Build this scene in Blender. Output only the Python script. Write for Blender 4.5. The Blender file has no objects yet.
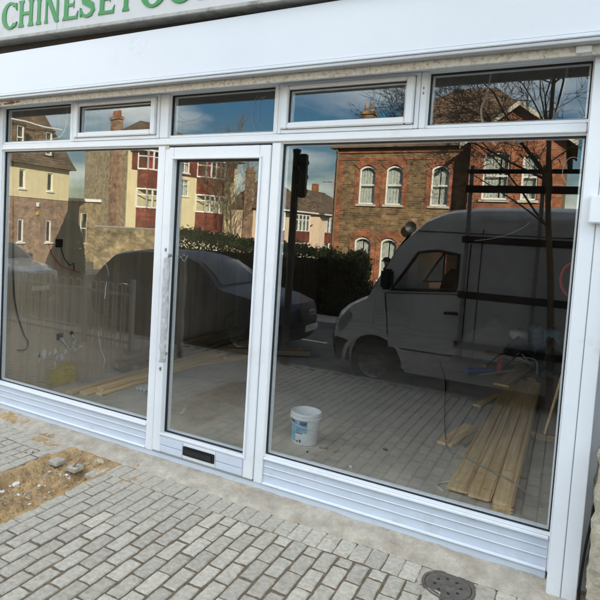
import bpy, bmesh, math, random
from mathutils import Vector, Matrix, noise
R = math.radians
random.seed(7)
scene = bpy.context.scene
C = scene.collection

# ------------------------------------------------------------------ camera, world, sun, exposure
def setup():
    yaw, pit, rol = R(29.2829), R(3.6753), R(3.2148)
    fw = Vector((-math.sin(yaw)*math.cos(pit), math.cos(yaw)*math.cos(pit), -math.sin(pit)))
    r = Vector((math.cos(yaw), math.sin(yaw), 0)); u = r.cross(fw)
    r2 = r*math.cos(rol)+u*math.sin(rol); u2 = -r*math.sin(rol)+u*math.cos(rol)
    cd = bpy.data.cameras.new('camera'); co = bpy.data.objects.new('camera', cd); C.objects.link(co)
    cd.sensor_width = 36; cd.sensor_fit = 'HORIZONTAL'; cd.lens = 36*562.086/600
    cd.shift_x = 48.243/600; cd.shift_y = -35.2/600
    cd.clip_start = .05; cd.clip_end = 2000
    m = Matrix((r2, u2, -fw)).transposed().to_4x4(); m.translation = (0, -3.5806, 1.9434)
    co.matrix_world = m; scene.camera = co
setup()
SUN_EL, SUN_AZ = R(25), math.atan2(.6, .8)
world = bpy.data.worlds.new('World'); scene.world = world; world.use_nodes = True
wn = world.node_tree; sky = wn.nodes.new('ShaderNodeTexSky'); sky.sky_type = 'NISHITA'
sky.sun_disc = False; sky.sun_elevation = SUN_EL; sky.sun_rotation = SUN_AZ
sky.air_density = 1.0; sky.dust_density = .3; sky.ozone_density = 1.3
bg = wn.nodes['Background']; bg.inputs['Strength'].default_value = .115
gm = wn.nodes.new('ShaderNodeGamma'); gm.inputs[1].default_value = .5          # gamma on the sky colour flattens its bright horizon
hs = wn.nodes.new('ShaderNodeHueSaturation'); hs.inputs['Saturation'].default_value = 2.5; hs.inputs['Hue'].default_value = .512
wn.links.new(sky.outputs[0], gm.inputs[0]); wn.links.new(gm.outputs[0], hs.inputs['Color']); 
tc = wn.nodes.new('ShaderNodeTexCoord'); sx_ = wn.nodes.new('ShaderNodeSeparateXYZ'); wn.links.new(tc.outputs['Generated'], sx_.inputs[0])
def wmath(op, a, b=None):
    n = wn.nodes.new('ShaderNodeMath'); n.operation = op
    for i, q in enumerate((a, b)):
        if q is None: continue
        if isinstance(q, (int, float)): n.inputs[i].default_value = q
        else: wn.links.new(q, n.inputs[i])
    return n.outputs[0]
zz = wmath('ADD', wmath('MAXIMUM', sx_.outputs[2], 0.0), .22)       # scattered thin cloud on a flat layer, added bright to lift ambient light
cv = wn.nodes.new('ShaderNodeCombineXYZ'); wn.links.new(wmath('DIVIDE', sx_.outputs[0], zz), cv.inputs[0]); wn.links.new(wmath('DIVIDE', sx_.outputs[1], zz), cv.inputs[1]); cv.inputs[2].default_value = 5.2
cn = wn.nodes.new('ShaderNodeTexNoise'); cn.inputs['Scale'].default_value = 1.1; cn.inputs['Detail'].default_value = 5; cn.inputs['Roughness'].default_value = .5; cn.inputs['Distortion'].default_value = .4; wn.links.new(cv.outputs[0], cn.inputs['Vector'])
cr = wn.nodes.new('ShaderNodeMapRange'); cr.inputs[1].default_value = .45; cr.inputs[2].default_value = .90; wn.links.new(cn.outputs[0], cr.inputs[0])
cm = wn.nodes.new('ShaderNodeMix'); cm.data_type = 'RGBA'; wn.links.new(cr.outputs[0], cm.inputs[0]); wn.links.new(hs.outputs[0], cm.inputs[6]); cm.inputs[7].default_value = (13.5, 12.6, 11.5, 1)
wn.links.new(cm.outputs[2], bg.inputs[0])
sl = bpy.data.lights.new('sun', 'SUN'); so = bpy.data.objects.new('sun', sl); C.objects.link(so)
sl.energy = 5.0; sl.angle = R(.5); sl.color = (1, .91, .78)
so.rotation_euler = Vector((math.sin(SUN_AZ)*math.cos(SUN_EL), math.cos(SUN_AZ)*math.cos(SUN_EL), math.sin(SUN_EL))).to_track_quat('Z', 'Y').to_euler()
vs = scene.view_settings; vs.view_transform = 'Standard'; vs.look = 'None'; vs.gamma = 1; vs.exposure = 2.68; vs.use_white_balance = True; vs.white_balance_temperature = 6650; vs.white_balance_tint = 2
scene.render.engine = 'CYCLES'
scene.cycles.max_bounces = 10; scene.cycles.transparent_max_bounces = 24; scene.cycles.glossy_bounces = 5

# ------------------------------------------------------------------ materials
M = {}
def nodes_of(name):
    m = bpy.data.materials.new(name); m.use_nodes = True
    M[name] = m; nt = m.node_tree
    return m, nt, nt.nodes['Principled BSDF'], nt.nodes.new, nt.links.new
def rgb(c): return (c[0], c[1], c[2], 1)
def coord(nt, new, link, mode='Object'):
    if mode == 'World':
        g = new('ShaderNodeNewGeometry'); return g.outputs['Position']
    t = new('ShaderNodeTexCoord'); return t.outputs[mode]
def pm(name, col, rough=.6, var=.15, scale=6, bump=.0, metal=0, spec=.5, dirt=None, dirt_amt=.5, dirt_scale=3, rnd=0, mode='Object', bscale=None, rvar=.1, coat=0):
    m, nt, b, new, link = nodes_of(name)
    v = coord(nt, new, link, mode)
    n = new('ShaderNodeTexNoise'); n.inputs['Scale'].default_value = scale; n.inputs['Detail'].default_value = 6; n.inputs['Roughness'].default_value = .65
    link(v, n.inputs['Vector'])
    mx = new('ShaderNodeMix'); mx.data_type = 'RGBA'
    mx.inputs[6].default_value = rgb([c*(1-var) for c in col]); mx.inputs[7].default_value = rgb([min(1, c*(1+var)) for c in col])
    cr = new('ShaderNodeMapRange'); cr.inputs[1].default_value = .3; cr.inputs[2].default_value = .7
    link(n.outputs[0], cr.inputs[0]); link(cr.outputs[0], mx.inputs[0]); out = mx.outputs[2]
    if dirt:
        d = new('ShaderNodeTexNoise'); d.inputs['Scale'].default_value = dirt_scale; d.inputs['Detail'].default_value = 8; d.inputs['Roughness'].default_value = .7
        link(v, d.inputs['Vector'])
        mr = new('ShaderNodeMapRange'); mr.inputs[1].default_value = .62-.3*dirt_amt; mr.inputs[2].default_value = .78-.2*dirt_amt; mr.inputs[4].default_value = min(1, dirt_amt+.25)
        link(d.outputs[0], mr.inputs[0])
        m2 = new('ShaderNodeMix'); m2.data_type = 'RGBA'; link(mr.outputs[0], m2.inputs[0]); link(out, m2.inputs[6]); m2.inputs[7].default_value = rgb(dirt)
        out = m2.outputs[2]
    if rnd:
        oi = new('ShaderNodeObjectInfo'); h = new('ShaderNodeHueSaturation'); mr = new('ShaderNodeMapRange')
        mr.inputs[3].default_value = 1-rnd; mr.inputs[4].default_value = 1+rnd
        link(oi.outputs['Random'], mr.inputs[0]); link(mr.outputs[0], h.inputs['Value']); link(out, h.inputs['Color']); out = h.outputs[0]
    link(out, b.inputs['Base Color'])
    rr = new('ShaderNodeMapRange'); rr.inputs[3].default_value = max(0, rough-rvar); rr.inputs[4].default_value = min(1, rough+rvar)
    link(n.outputs[0], rr.inputs[0]); link(rr.outputs[0], b.inputs['Roughness'])
    b.inputs['Metallic'].default_value = metal; b.inputs['Specular IOR Level'].default_value = spec
    if coat: b.inputs['Coat Weight'].default_value = coat; b.inputs['Coat Roughness'].default_value = .05
    if bump:
        bn = new('ShaderNodeBump'); bn.inputs['Strength'].default_value = bump; bn.inputs['Distance'].default_value = .01
        n2 = new('ShaderNodeTexNoise'); n2.inputs['Scale'].default_value = bscale or scale*5; n2.inputs['Detail'].default_value = 6
        link(v, n2.inputs['Vector']); link(n2.outputs[0], bn.inputs['Height']); link(bn.outputs[0], b.inputs['Normal'])
    return m
def brickmat(name, c1, c2, mortar, bw=.225, rh=.075, ms=.008, bump=.5, stain=.25):
    m, nt, b, new, link = nodes_of(name)
    v = coord(nt, new, link); s = new('ShaderNodeSeparateXYZ'); link(v, s.inputs[0])
    a = new('ShaderNodeMath'); a.operation = 'ADD'; link(s.outputs[0], a.inputs[0]); link(s.outputs[1], a.inputs[1])
    cb = new('ShaderNodeCombineXYZ'); link(a.outputs[0], cb.inputs[0]); link(s.outputs[2], cb.inputs[1])
    t = new('ShaderNodeTexBrick'); t.inputs['Scale'].default_value = 1; t.inputs['Brick Width'].default_value = bw; t.inputs['Row Height'].default_value = rh
    t.inputs['Mortar Size'].default_value = ms; t.inputs['Color1'].default_value = rgb(c1); t.inputs['Color2'].default_value = rgb(c2); t.inputs['Mortar'].default_value = rgb(mortar)
    link(cb.outputs[0], t.inputs['Vector'])
    n = new('ShaderNodeTexNoise'); n.inputs['Scale'].default_value = 1.3; n.inputs['Detail'].default_value = 8; link(v, n.inputs['Vector'])
    mr = new('ShaderNodeMapRange'); mr.inputs[1].default_value = .3; mr.inputs[2].default_value = .7; mr.inputs[3].default_value = 1-stain*1.6; mr.inputs[4].default_value = 1+stain*.6
    link(n.outputs[0], mr.inputs[0]); h = new('ShaderNodeHueSaturation'); link(mr.outputs[0], h.inputs['Value']); link(t.outputs[0], h.inputs['Color'])
    n3 = new('ShaderNodeTexNoise'); n3.inputs['Scale'].default_value = 3.6; n3.inputs['Detail'].default_value = 5; n3.inputs['Roughness'].default_value = .75; link(v, n3.inputs['Vector'])
    m3 = new('ShaderNodeMapRange'); m3.inputs[1].default_value = .32; m3.inputs[2].default_value = .68; m3.inputs[3].default_value = .38; m3.inputs[4].default_value = 1.5; link(n3.outputs[0], m3.inputs[0])
    h3 = new('ShaderNodeHueSaturation'); link(m3.outputs[0], h3.inputs['Value']); link(h.outputs[0], h3.inputs['Color']); h = h3
    link(h.outputs[0], b.inputs['Base Color']); b.inputs['Roughness'].default_value = .85
    bn = new('ShaderNodeBump'); bn.inputs['Strength'].default_value = bump; bn.inputs['Distance'].default_value = .01; bn.invert = True
    link(t.outputs['Fac'], bn.inputs['Height']); link(bn.outputs[0], b.inputs['Normal'])
    return m
def glassmat(name, r0=.07, tint=(.93, .95, .94), rough=0.0):
    m, nt, b, new, link = nodes_of(name); nt.nodes.remove(b); out = nt.nodes['Material Output']
    lw = new('ShaderNodeLayerWeight'); lw.inputs[0].default_value = .5      # Facing = 1 - cos
    p = new('ShaderNodeMath'); p.operation = 'POWER'; p.inputs[1].default_value = 5; link(lw.outputs['Facing'], p.inputs[0])
    mr = new('ShaderNodeMapRange'); mr.inputs[3].default_value = r0; mr.inputs[4].default_value = 1; link(p.outputs[0], mr.inputs[0])
    t = new('ShaderNodeBsdfTransparent'); t.inputs[0].default_value = rgb(tint)
    g = new('ShaderNodeBsdfGlossy'); g.inputs['Roughness'].default_value = rough; g.inputs[0].default_value = (1, 1, 1, 1)
    mx = new('ShaderNodeMixShader'); link(mr.outputs[0], mx.inputs[0]); link(t.outputs[0], mx.inputs[1]); link(g.outputs[0], mx.inputs[2])
    link(mx.outputs[0], out.inputs[0]); return m
def woodmat(name, c, c2, rnd=.12):
    m, nt, b, new, link = nodes_of(name)
    v = coord(nt, new, link); mp = new('ShaderNodeMapping'); mp.inputs['Scale'].default_value = (22, 1.2, 22); link(v, mp.inputs[0])
    oi = new('ShaderNodeObjectInfo'); ad = new('ShaderNodeVectorMath'); ad.operation = 'ADD'
    mu = new('ShaderNodeMath'); mu.operation = 'MULTIPLY'; mu.inputs[1].default_value = 40; link(oi.outputs['Random'], mu.inputs[0])
    link(mp.outputs[0], ad.inputs[0]); link(mu.outputs[0], ad.inputs[1])
    n = new('ShaderNodeTexNoise'); n.inputs['Scale'].default_value = 1; n.inputs['Detail'].default_value = 5; n.inputs['Distortion'].default_value = .6; link(ad.outputs[0], n.inputs['Vector'])
    mr = new('ShaderNodeMapRange'); mr.inputs[1].default_value = .35; mr.inputs[2].default_value = .65; link(n.outputs[0], mr.inputs[0])
    mx = new('ShaderNodeMix'); mx.data_type = 'RGBA'; link(mr.outputs[0], mx.inputs[0]); mx.inputs[6].default_value = rgb(c); mx.inputs[7].default_value = rgb(c2)
    h = new('ShaderNodeHueSaturation'); m2 = new('ShaderNodeMapRange'); m2.inputs[3].default_value = 1-rnd; m2.inputs[4].default_value = 1+rnd
    link(oi.outputs['Random'], m2.inputs[0]); link(m2.outputs[0], h.inputs['Value']); link(mx.outputs[2], h.inputs['Color']); link(h.outputs[0], b.inputs['Base Color'])
    b.inputs['Roughness'].default_value = .6
    return m

pm('upvc', (.76, .785, .82), .32, .02, 3, spec=.5, dirt=(.56, .54, .50), dirt_amt=.14, dirt_scale=4, mode='World')
pm('upvc_low_shaded', (.58, .64, .73), .35, .03, 4, dirt=(.42, .40, .35), dirt_amt=.24, dirt_scale=9, mode='World')  # toned darker and bluer so the ribs look sky-lit; dirt is real
pm('fascia_white', (.62, .65, .70), .3, .03, 1.2, dirt=(.50, .50, .49), dirt_amt=.06, dirt_scale=2.2, mode='World')
pm('alu_grey', (.42, .43, .44), .4, .08, 6, metal=.3, mode='World')
pm('gasket', (.012, .012, .013), .55, .1)
pm('soffit_dirty', (.78, .76, .71), .7, .12, 14, bump=.3, dirt=(.10, .085, .06), dirt_amt=.40, dirt_scale=45, mode='World')
pm('rust', (.32, .16, .06), .9, .4, 20)
pm('sign_panel', (.50, .51, .52), .5, .07, 2.5, dirt=(.33, .33, .31), dirt_amt=.3, dirt_scale=3, mode='World')
pm('sign_edge', (.34, .34, .32), .6, .12, 8, dirt=(.06, .06, .035), dirt_amt=.4, dirt_scale=9, mode='World')
pm('sign_green', (.008, .19, .022), .4, .08, 8)
pm('recess_shade', (.035, .03, .027), .9, .3, 4)  # shadow in the gap under the sign, put into a near-black colour
pm('concrete', (.42, .375, .31), .92, .3, 9, bump=1, bscale=90, dirt=(.30, .23, .15), dirt_amt=.42, dirt_scale=6, mode='World')
pm('paver', (.46, .42, .355), .88, .26, 34, bump=.6, bscale=220, dirt=(.30, .25, .185), dirt_amt=.36, dirt_scale=10, rnd=.15, mode='World')
pm('joint_sand', (.15, .115, .075), .95, .35, 25, bump=.8, bscale=160, mode='World')
pm('trench_sand', (.37, .25, .12), .95, .4, 9, bump=1, bscale=60, dirt=(.20, .13, .075), dirt_amt=.5, dirt_scale=7, mode='World')
pm('rubble', (.40, .36, .29), .9, .3, 12, bump=.6, rnd=.3)
pm('rubble_white', (.62, .62, .60), .8, .15, 12, rnd=.1)
pm('cast_iron', (.13, .115, .10), .6, .3, 20, bump=.5, metal=.35, dirt=(.22, .17, .12), dirt_amt=.4, dirt_scale=14)
pm('black', (.01, .01, .011), .5, .2)
pm('black_plastic', (.016, .016, .018), .3, .2)
pm('pier_render', (.40, .36, .28), .95, .3, 9, bump=1, bscale=40, dirt=(.36, .22, .08), dirt_amt=.35, dirt_scale=5, mode='World')
pm('plaster', (.47, .37, .27), .85, .12, 1.6, bump=.15, dirt=(.36, .28, .20), dirt_amt=.45, dirt_scale=1.2, mode='World')
def streaks():
    m = M['plaster']; nt = m.node_tree; b = nt.nodes['Principled BSDF']; new, link = nt.nodes.new, nt.links.new
    src = b.inputs['Base Color'].links[0].from_socket; g = new('ShaderNodeNewGeometry'); mp = new('ShaderNodeMapping'); mp.inputs['Scale'].default_value = (1, 13, .45); link(g.outputs['Position'], mp.inputs[0])
    n = new('ShaderNodeTexNoise'); n.inputs['Scale'].default_value = 1; n.inputs['Detail'].default_value = 4; link(mp.outputs[0], n.inputs['Vector'])
    mr = new('ShaderNodeMapRange'); mr.inputs[1].default_value = .35; mr.inputs[2].default_value = .65; mr.inputs[3].default_value = .87; mr.inputs[4].default_value = 1.09; link(n.outputs[0], mr.inputs[0])
    h = new('ShaderNodeHueSaturation'); link(mr.outputs[0], h.inputs['Value']); link(src, h.inputs['Color']); link(h.outputs[0], b.inputs['Base Color'])
streaks()
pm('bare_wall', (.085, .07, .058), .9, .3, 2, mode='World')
pm('wall_plain', (.36, .33, .29), .9, .15, 2, mode='World')
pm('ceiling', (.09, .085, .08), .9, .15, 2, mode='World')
pm('shop_floor', (.45, .40, .335), .72, .25, 2.2, bump=.2, dirt=(.54, .47, .38), dirt_amt=.4, dirt_scale=4, mode='World')
pm('yellow_paint', (.55, .42, .02), .8, .25, 9)
def soften():
    m = M['yellow_paint']; nt = m.node_tree; b = nt.nodes['Principled BSDF']; new, link = nt.nodes.new, nt.links.new; out = nt.nodes['Material Output']
    g = new('ShaderNodeNewGeometry'); d = new('ShaderNodeVectorMath'); d.operation = 'SUBTRACT'; link(g.outputs['Position'], d.inputs[0]); d.inputs[1].default_value = (-4.898, .92, .16)
    e = new('ShaderNodeVectorMath'); e.operation = 'MULTIPLY'; e.inputs[1].default_value = (0, 2.9, 5.2); link(d.outputs[0], e.inputs[0]); le = new('ShaderNodeVectorMath'); le.operation = 'LENGTH'; link(e.outputs[0], le.inputs[0])
    n = new('ShaderNodeTexNoise'); n.inputs['Scale'].default_value = 9; n.inputs['Detail'].default_value = 7; link(g.outputs['Position'], n.inputs['Vector'])
    a = new('ShaderNodeMath'); a.operation = 'ADD'; link(le.outputs['Value'], a.inputs[0]); link(n.outputs[0], a.inputs[1])
    mr = new('ShaderNodeMapRange'); mr.inputs[1].default_value = .85; mr.inputs[2].default_value = 1.45; mr.inputs[3].default_value = .85; mr.inputs[4].default_value = 0; link(a.outputs[0], mr.inputs[0])
    t = new('ShaderNodeBsdfTransparent'); mx = new('ShaderNodeMixShader'); link(mr.outputs[0], mx.inputs[0]); link(t.outputs[0], mx.inputs[1]); link(b.outputs[0], mx.inputs[2]); link(mx.outputs[0], out.inputs[0])
soften(); pm('lamp_yellow', (.55, .40, .05), .5, .1)
pm('white_plastic', (.72, .74, .75), .35, .04, 4)
pm('label_blue', (.16, .36, .52), .4, .35, 18)
pm('label_navy', (.02, .035, .12), .4, .2, 10)
pm('red', (.45, .025, .03), .4, .15); pm('blue', (.03, .10, .30), .4, .15)
pm('cable_white', (.62, .60, .56), .5, .1); pm('cable_grey', (.20, .20, .20), .5, .1)
pm('galv', (.45, .45, .44), .45, .1, 10, metal=.6)
pm('clear_film', (.46, .47, .48), .15, .2, 20)
pm('smear', (.34, .36, .38), .6, .2, 30)
woodmat('pine', (.62, .38, .16), (.84, .60, .32)); woodmat('old_timber', (.20, .14, .08), (.33, .24, .14), .2)
pm('asphalt', (.055, .055, .057), .9, .25, 3, bump=.6, bscale=120, mode='World')
pm('kerb', (.27, .26, .245), .9, .2, 6, bump=.4, mode='World')
pm('far_paving', (.27, .26, .24), .9, .18, 4, bump=.3, mode='World')
pm('earth', (.09, .085, .05), .95, .35, 1.5, bump=.6, mode='World')
pm('white_line', (.65, .65, .63), .8, .15, 9)
brickmat('stock_brick', (.30, .18, .078), (.12, .07, .033), (.27, .20, .13), bw=.26, rh=.09, ms=.012)
brickmat('red_brick', (.38, .115, .042), (.24, .065, .028), (.30, .18, .12), .24, .08, .012)
brickmat('brown_brick', (.36, .18, .10), (.22, .105, .06), (.38, .31, .24), .26, .09, .014)
brickmat('old_wall', (.36, .27, .14), (.22, .16, .085), (.30, .24, .16), stain=.4)
brickmat('roof_tile', (.20, .135, .085), (.145, .10, .065), (.05, .035, .025), .22, .16, .014, .8, .35)
brickmat('roof_tile_red', (.24, .14, .085), (.18, .10, .06), (.05, .035, .025), .22, .16, .014, .8, .35)
brickmat('tile_hung', (.30, .075, .045), (.20, .05, .03), (.07, .025, .018), .2, .15, .014, .8, .3)
pm('cream', (.74, .64, .40), .85, .1, 2, dirt=(.58, .50, .33), dirt_amt=.3, dirt_scale=1.5, mode='World'); pm('pale_render', (.72, .56, .42), .85, .08, 2, mode='World')
pm('roughcast', (.30, .245, .165), .95, .65, 5, bump=1, bscale=25, dirt=(.20, .16, .11), dirt_amt=.4, dirt_scale=.8, mode='World')
pm('stone_sill', (.50, .46, .38), .85, .1, 6); pm('white_paint', (.76, .75, .72), .45, .05, 5)
pm('curtain', (.66, .65, .60), .9, .3, 9); pm('dark_inside', (.02, .02, .02), .9, .2)
glassmat('glass', .062, (.975, .985, .98)); glassmat('far_glass', .05, (.9, .92, .92))
pm('van_silver', (.68, .69, .70), .36, .04, 3, metal=.12, coat=.5); pm('van_plastic', (.025, .025, .027), .5, .1)
pm('suv_navy', (.008, .017, .05), .38, .05, 3, metal=0, spec=.22, coat=0); pm('car_grey', (.16, .19, .24), .3, .05, 3, metal=.4, coat=.8)
pm('car_glass', (.012, .014, .016), .04, .1, spec=.5); pm('tyre', (.012, .012, .012), .8, .2, 20); pm('alloy', (.22, .22, .23), .3, .08, metal=.8)
pm('chrome', (.75, .75, .76), .12, .03, metal=1); pm('plate_white', (.75, .75, .72), .4, .03); pm('lamp_glass', (.30, .31, .32), .1, .2, 30, spec=.8)
pm('bark', (.17, .13, .08), .9, .35, 14, bump=.8, bscale=40); pm('bark_far', (.16, .12, .085), .9, .3, 5)
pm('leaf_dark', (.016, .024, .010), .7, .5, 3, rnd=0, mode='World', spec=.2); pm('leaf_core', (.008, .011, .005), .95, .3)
pm('skin', (.45, .27, .19), .55, .06, 9); pm('coat_dark', (.02, .021, .025), .85, .2, 12); pm('jeans', (.03, .04, .07), .85, .2, 12); pm('cap_dark', (.016, .016, .018), .8, .2, 12)
pm('rail_grey', (.46, .44, .41), .5, .1, 10); pm('lamp_column', (.42, .42, .40), .5, .1, 10, metal=.3)
pm('rack_dark', (.018, .015, .013), .6, .2, 10); pm('steel_thin', (.35, .35, .35), .4, .1, metal=.6)

# ------------------------------------------------------------------ mesh helpers
class MB:
    def __init__(s): s.v = []; s.f = []
    def add(s, v, f):
        o = len(s.v); s.v += [tuple(p) for p in v]; s.f += [tuple(i+o for i in q) for q in f]; return s
    def box(s, x0, x1, y0, y1, z0, z1):
        return s.add([(x0, y0, z0), (x1, y0, z0), (x1, y1, z0), (x0, y1, z0), (x0, y0, z1), (x1, y0, z1), (x1, y1, z1), (x0, y1, z1)],
                     [(0, 3, 2, 1), (4, 5, 6, 7), (0, 1, 5, 4), (1, 2, 6, 5), (2, 3, 7, 6), (3, 0, 4, 7)])
    def quad(s, *p): return s.add(p, [tuple(range(len(p)))])
    def tube(s, pts, r, n=6, cap=True, closed=False):
        pts = [Vector(p) for p in pts]; rs = r if isinstance(r, (list, tuple)) else [r]*len(pts)
        v = []; f = []; up = None
        for i, p in enumerate(pts):
            a = pts[i-1] if (i or closed) else p; b = pts[(i+1) % len(pts)] if (i+1 < len(pts) or closed) else p
            t = (b-a).normalized()
            if up is None:
                up = t.orthogonal().normalized()
            up = (up-t*up.dot(t)); up = up.normalized() if up.length > 1e-6 else t.orthogonal().normalized()
            w = t.cross(up)
            for k in range(n):
                an = 2*math.pi*k/n; v.append(p+(up*math.cos(an)+w*math.sin(an))*rs[i])
        m = len(pts)
        for i in range(m if closed else m-1):
            j = (i+1) % m
            for k in range(n):
                f.append((i*n+k, i*n+(k+1) % n, j*n+(k+1) % n, j*n+k))
        if cap and not closed:
            f.append(tuple(range(n))[::-1]); f.append(tuple((m-1)*n+k for k in range(n)))
        return s.add(v, f)
    def lathe(s, prof, c=(0, 0, 0), n=24, axis='z'):
        v = []; f = []; m = len(prof)
        for k in range(n):
            a = 2*math.pi*k/n
            for (r, h) in prof:
                x, y, z = r*math.cos(a), r*math.sin(a), h
                if axis == 'y': x, y, z = x, h, y
                if axis == 'x': x, y, z = h, x, y
                v.append((c[0]+x, c[1]+y, c[2]+z))
        for k in range(n):
            j = (k+1) % n
            for i in range(m-1):
                f.append((k*m+i, j*m+i, j*m+i+1, k*m+i+1))
        return s.add(v, f)
    def prism(s, poly, y0, y1):            # polygon in (x,z), extruded along y
        n = len(poly)
        v = [(p[0], y0, p[1]) for p in poly]+[(p[0], y1, p[1]) for p in poly]
        f = [tuple(range(n)), tuple(range(n, 2*n))[::-1]]+[(i+n, (i+1) % n+n, (i+1) % n, i) for i in range(n)]
        return s.add(v, f)
    def build(s, name, mat, parent=None, smooth=False, bevel=0, fixn=True, off=None, tri=False):
        me = bpy.data.meshes.new(name)
        o_ = off if off is not None else (Vector(parent.get('_o', (0, 0, 0))) if (parent is not None and '_o' in parent) else Vector((0, 0, 0)))
        me.from_pydata([(a-o_[0], b-o_[1], c-o_[2]) for a, b, c in s.v], [], s.f)
        if fixn or bevel:
            bm = bmesh.new(); bm.from_mesh(me)
            if fixn: bmesh.ops.recalc_face_normals(bm, faces=bm.faces)
            if bevel: bmesh.ops.bevel(bm, geom=[e for e in bm.edges if len(e.link_faces) == 2 and e.calc_face_angle(0) > .6], offset=bevel, segments=2, affect='EDGES', clamp_overlap=True)
            bm.to_mesh(me); bm.free()
        me.materials.append(M[mat] if isinstance(mat, str) else mat)
        if smooth:
            me.polygons.foreach_set('use_smooth', [True]*len(me.polygons))
            try: me.set_sharp_from_angle(angle=R(40))
            except Exception: pass
        o = bpy.data.objects.new(name, me); C.objects.link(o)
        if parent is not None:
            o.parent = parent
            if '_o' in parent: o['_o'] = tuple(o_)
        return o
def tag(o, label=None, cat=None, group=None, kind=None):
    if label: o['label'] = label
    if cat: o['category'] = cat
    if group: o['group'] = group
    if kind: o['kind'] = kind
    return o
def thing(name, label, cat, loc=(0, 0, 0), rz=0, group=None, world=True, ry=0):
    o = bpy.data.objects.new(name, None); C.objects.link(o); o.location = loc; o.rotation_euler = (0, ry, rz); o.empty_display_size = .1
    tag(o, label, cat, group)
    if world: o['_o'] = tuple(loc)          # meshes under it are given in world coordinates
    return o
def struct(o): o['kind'] = 'structure'; return o
def copy_tree(o, parent=None):
    c = o.copy(); C.objects.link(c); c.parent = parent
    for ch in o.children: copy_tree(ch, c)
    return c
def fbm(x, y, z=0, sc=1): return noise.fractal(Vector((x*sc, y*sc, z)), 1, 2, 5)
def grid(x0, x1, y0, y1, nx, ny, h):
    b = MB(); v = []; f = []
    for j in range(ny+1):
        for i in range(nx+1):
            x = x0+(x1-x0)*i/nx; y = y0+(y1-y0)*j/ny; v.append((x, y, h(x, y)))
    for j in range(ny):
        for i in range(nx):
            a = j*(nx+1)+i; f.append((a, a+1, a+nx+2, a+nx+1))
    return b.add(v, f)

# ------------------------------------------------------------------ ground, road, kerbs
def pz(y): return 0 if y > -2 else -.07*(-2-y)/2.0
def far_z(y):
    pts = [(-10.6, -.42), (-20, -.9), (-60, -2.0), (-900, -2.2)]
    for (a, za), (b, zb) in zip(pts, pts[1:]):
        if y >= b: return za+(zb-za)*(a-y)/(a-b)
    return -2.2
g = MB()
ys = [900, 40, 12, 0.3, -.9]
v = []
for y in (900, 11, 10.9, -4.05, -10.0, -10.6, -20, -60, -900):
    z = (-.3 if y > -4.2 else -.45 if y > -10.5 else far_z(y))
    v += [(-900, y, z), (900, y, z)]
g.add(v, [(2*i, 2*i+1, 2*i+3, 2*i+2) for i in range(8)])
struct(g.build('ground', 'earth'))
g = MB(); g.add([(-60, -4.14, -.2), (40, -4.14, -.2), (40, -6.6, -.22), (-60, -6.6, -.22), (40, -9.2, -.33), (-60, -9.2, -.33)], [(0, 1, 2, 3), (3, 2, 4, 5)])
struct(g.build('road', 'asphalt'))
for k in range(14):
    x = -30+4*k; tag(MB().box(x, x+2, -6.78, -6.68, -.223, -.218).build('lane_marking', 'white_line'), kind='structure')
pavement = struct(MB().box(-14, 8, -4.0, -2.6, -.25, -.0945).add([], []).build('pavement', 'far_paving'))
kb = struct(MB().box(-60, 40, -4.14, -3.985, -.3, -.068).build('kerb', 'kerb', bevel=.015))
struct(MB().box(-60, -14.01, -4.0, .0, -.25, -.05).build('pavement_slab_far', 'far_paving'))
struct(MB().box(8.01, 40, -4.0, .0, -.25, -.05).build('pavement_slab_near', 'far_paving'))
struct(MB().box(-60, 40, -9.35, -9.2, -.6, -.23).build('kerb', 'kerb', bevel=.015))
g = MB(); g.add([(-60, -9.352, -.235), (40, -9.352, -.235), (40, -10.7, -.29), (-60, -10.7, -.29)], [(0, 1, 2, 3)])
struct(g.build('far_pavement', 'far_paving'))
g = MB(); g.add([(-20.5, -10.72, -.33), (-14, -10.72, -.33), (-13, -62, -1.9), (-19.5, -62, -1.9)], [(0, 1, 2, 3)])
struct(g.build('side_road', 'asphalt'))

# joint sand under the pavers (slightly uneven)
TR = (-3.52, -3.005)          # the dug trench
def sandh(x, y):
    if TR[0]-.02 < x < TR[1]+.0: return -.2
    return pz(y)-.0068+.0045*fbm(x, y, 3, 5)+.0018*fbm(x, y, 8, 40)
struct(grid(-5.6, 1.4, -2.7, -.195, 470, 168, sandh).build('paving_sand', 'joint_sand', pavement, smooth=True, fixn=False))
# concrete strip along the shopfront
def stripz(x, y):
    t = max(0, min(1, (-.03-y)/.185)); base = .062*(1-t)**.8
    return base+.006*fbm(x, y, 1, 7)+.0035*fbm(x, y, 5, 30)
cs = grid(-5.6, 1.4, -.215, .02, 420, 16, stripz).build('concrete_strip', 'concrete', smooth=True, fixn=False); struct(cs)

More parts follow.
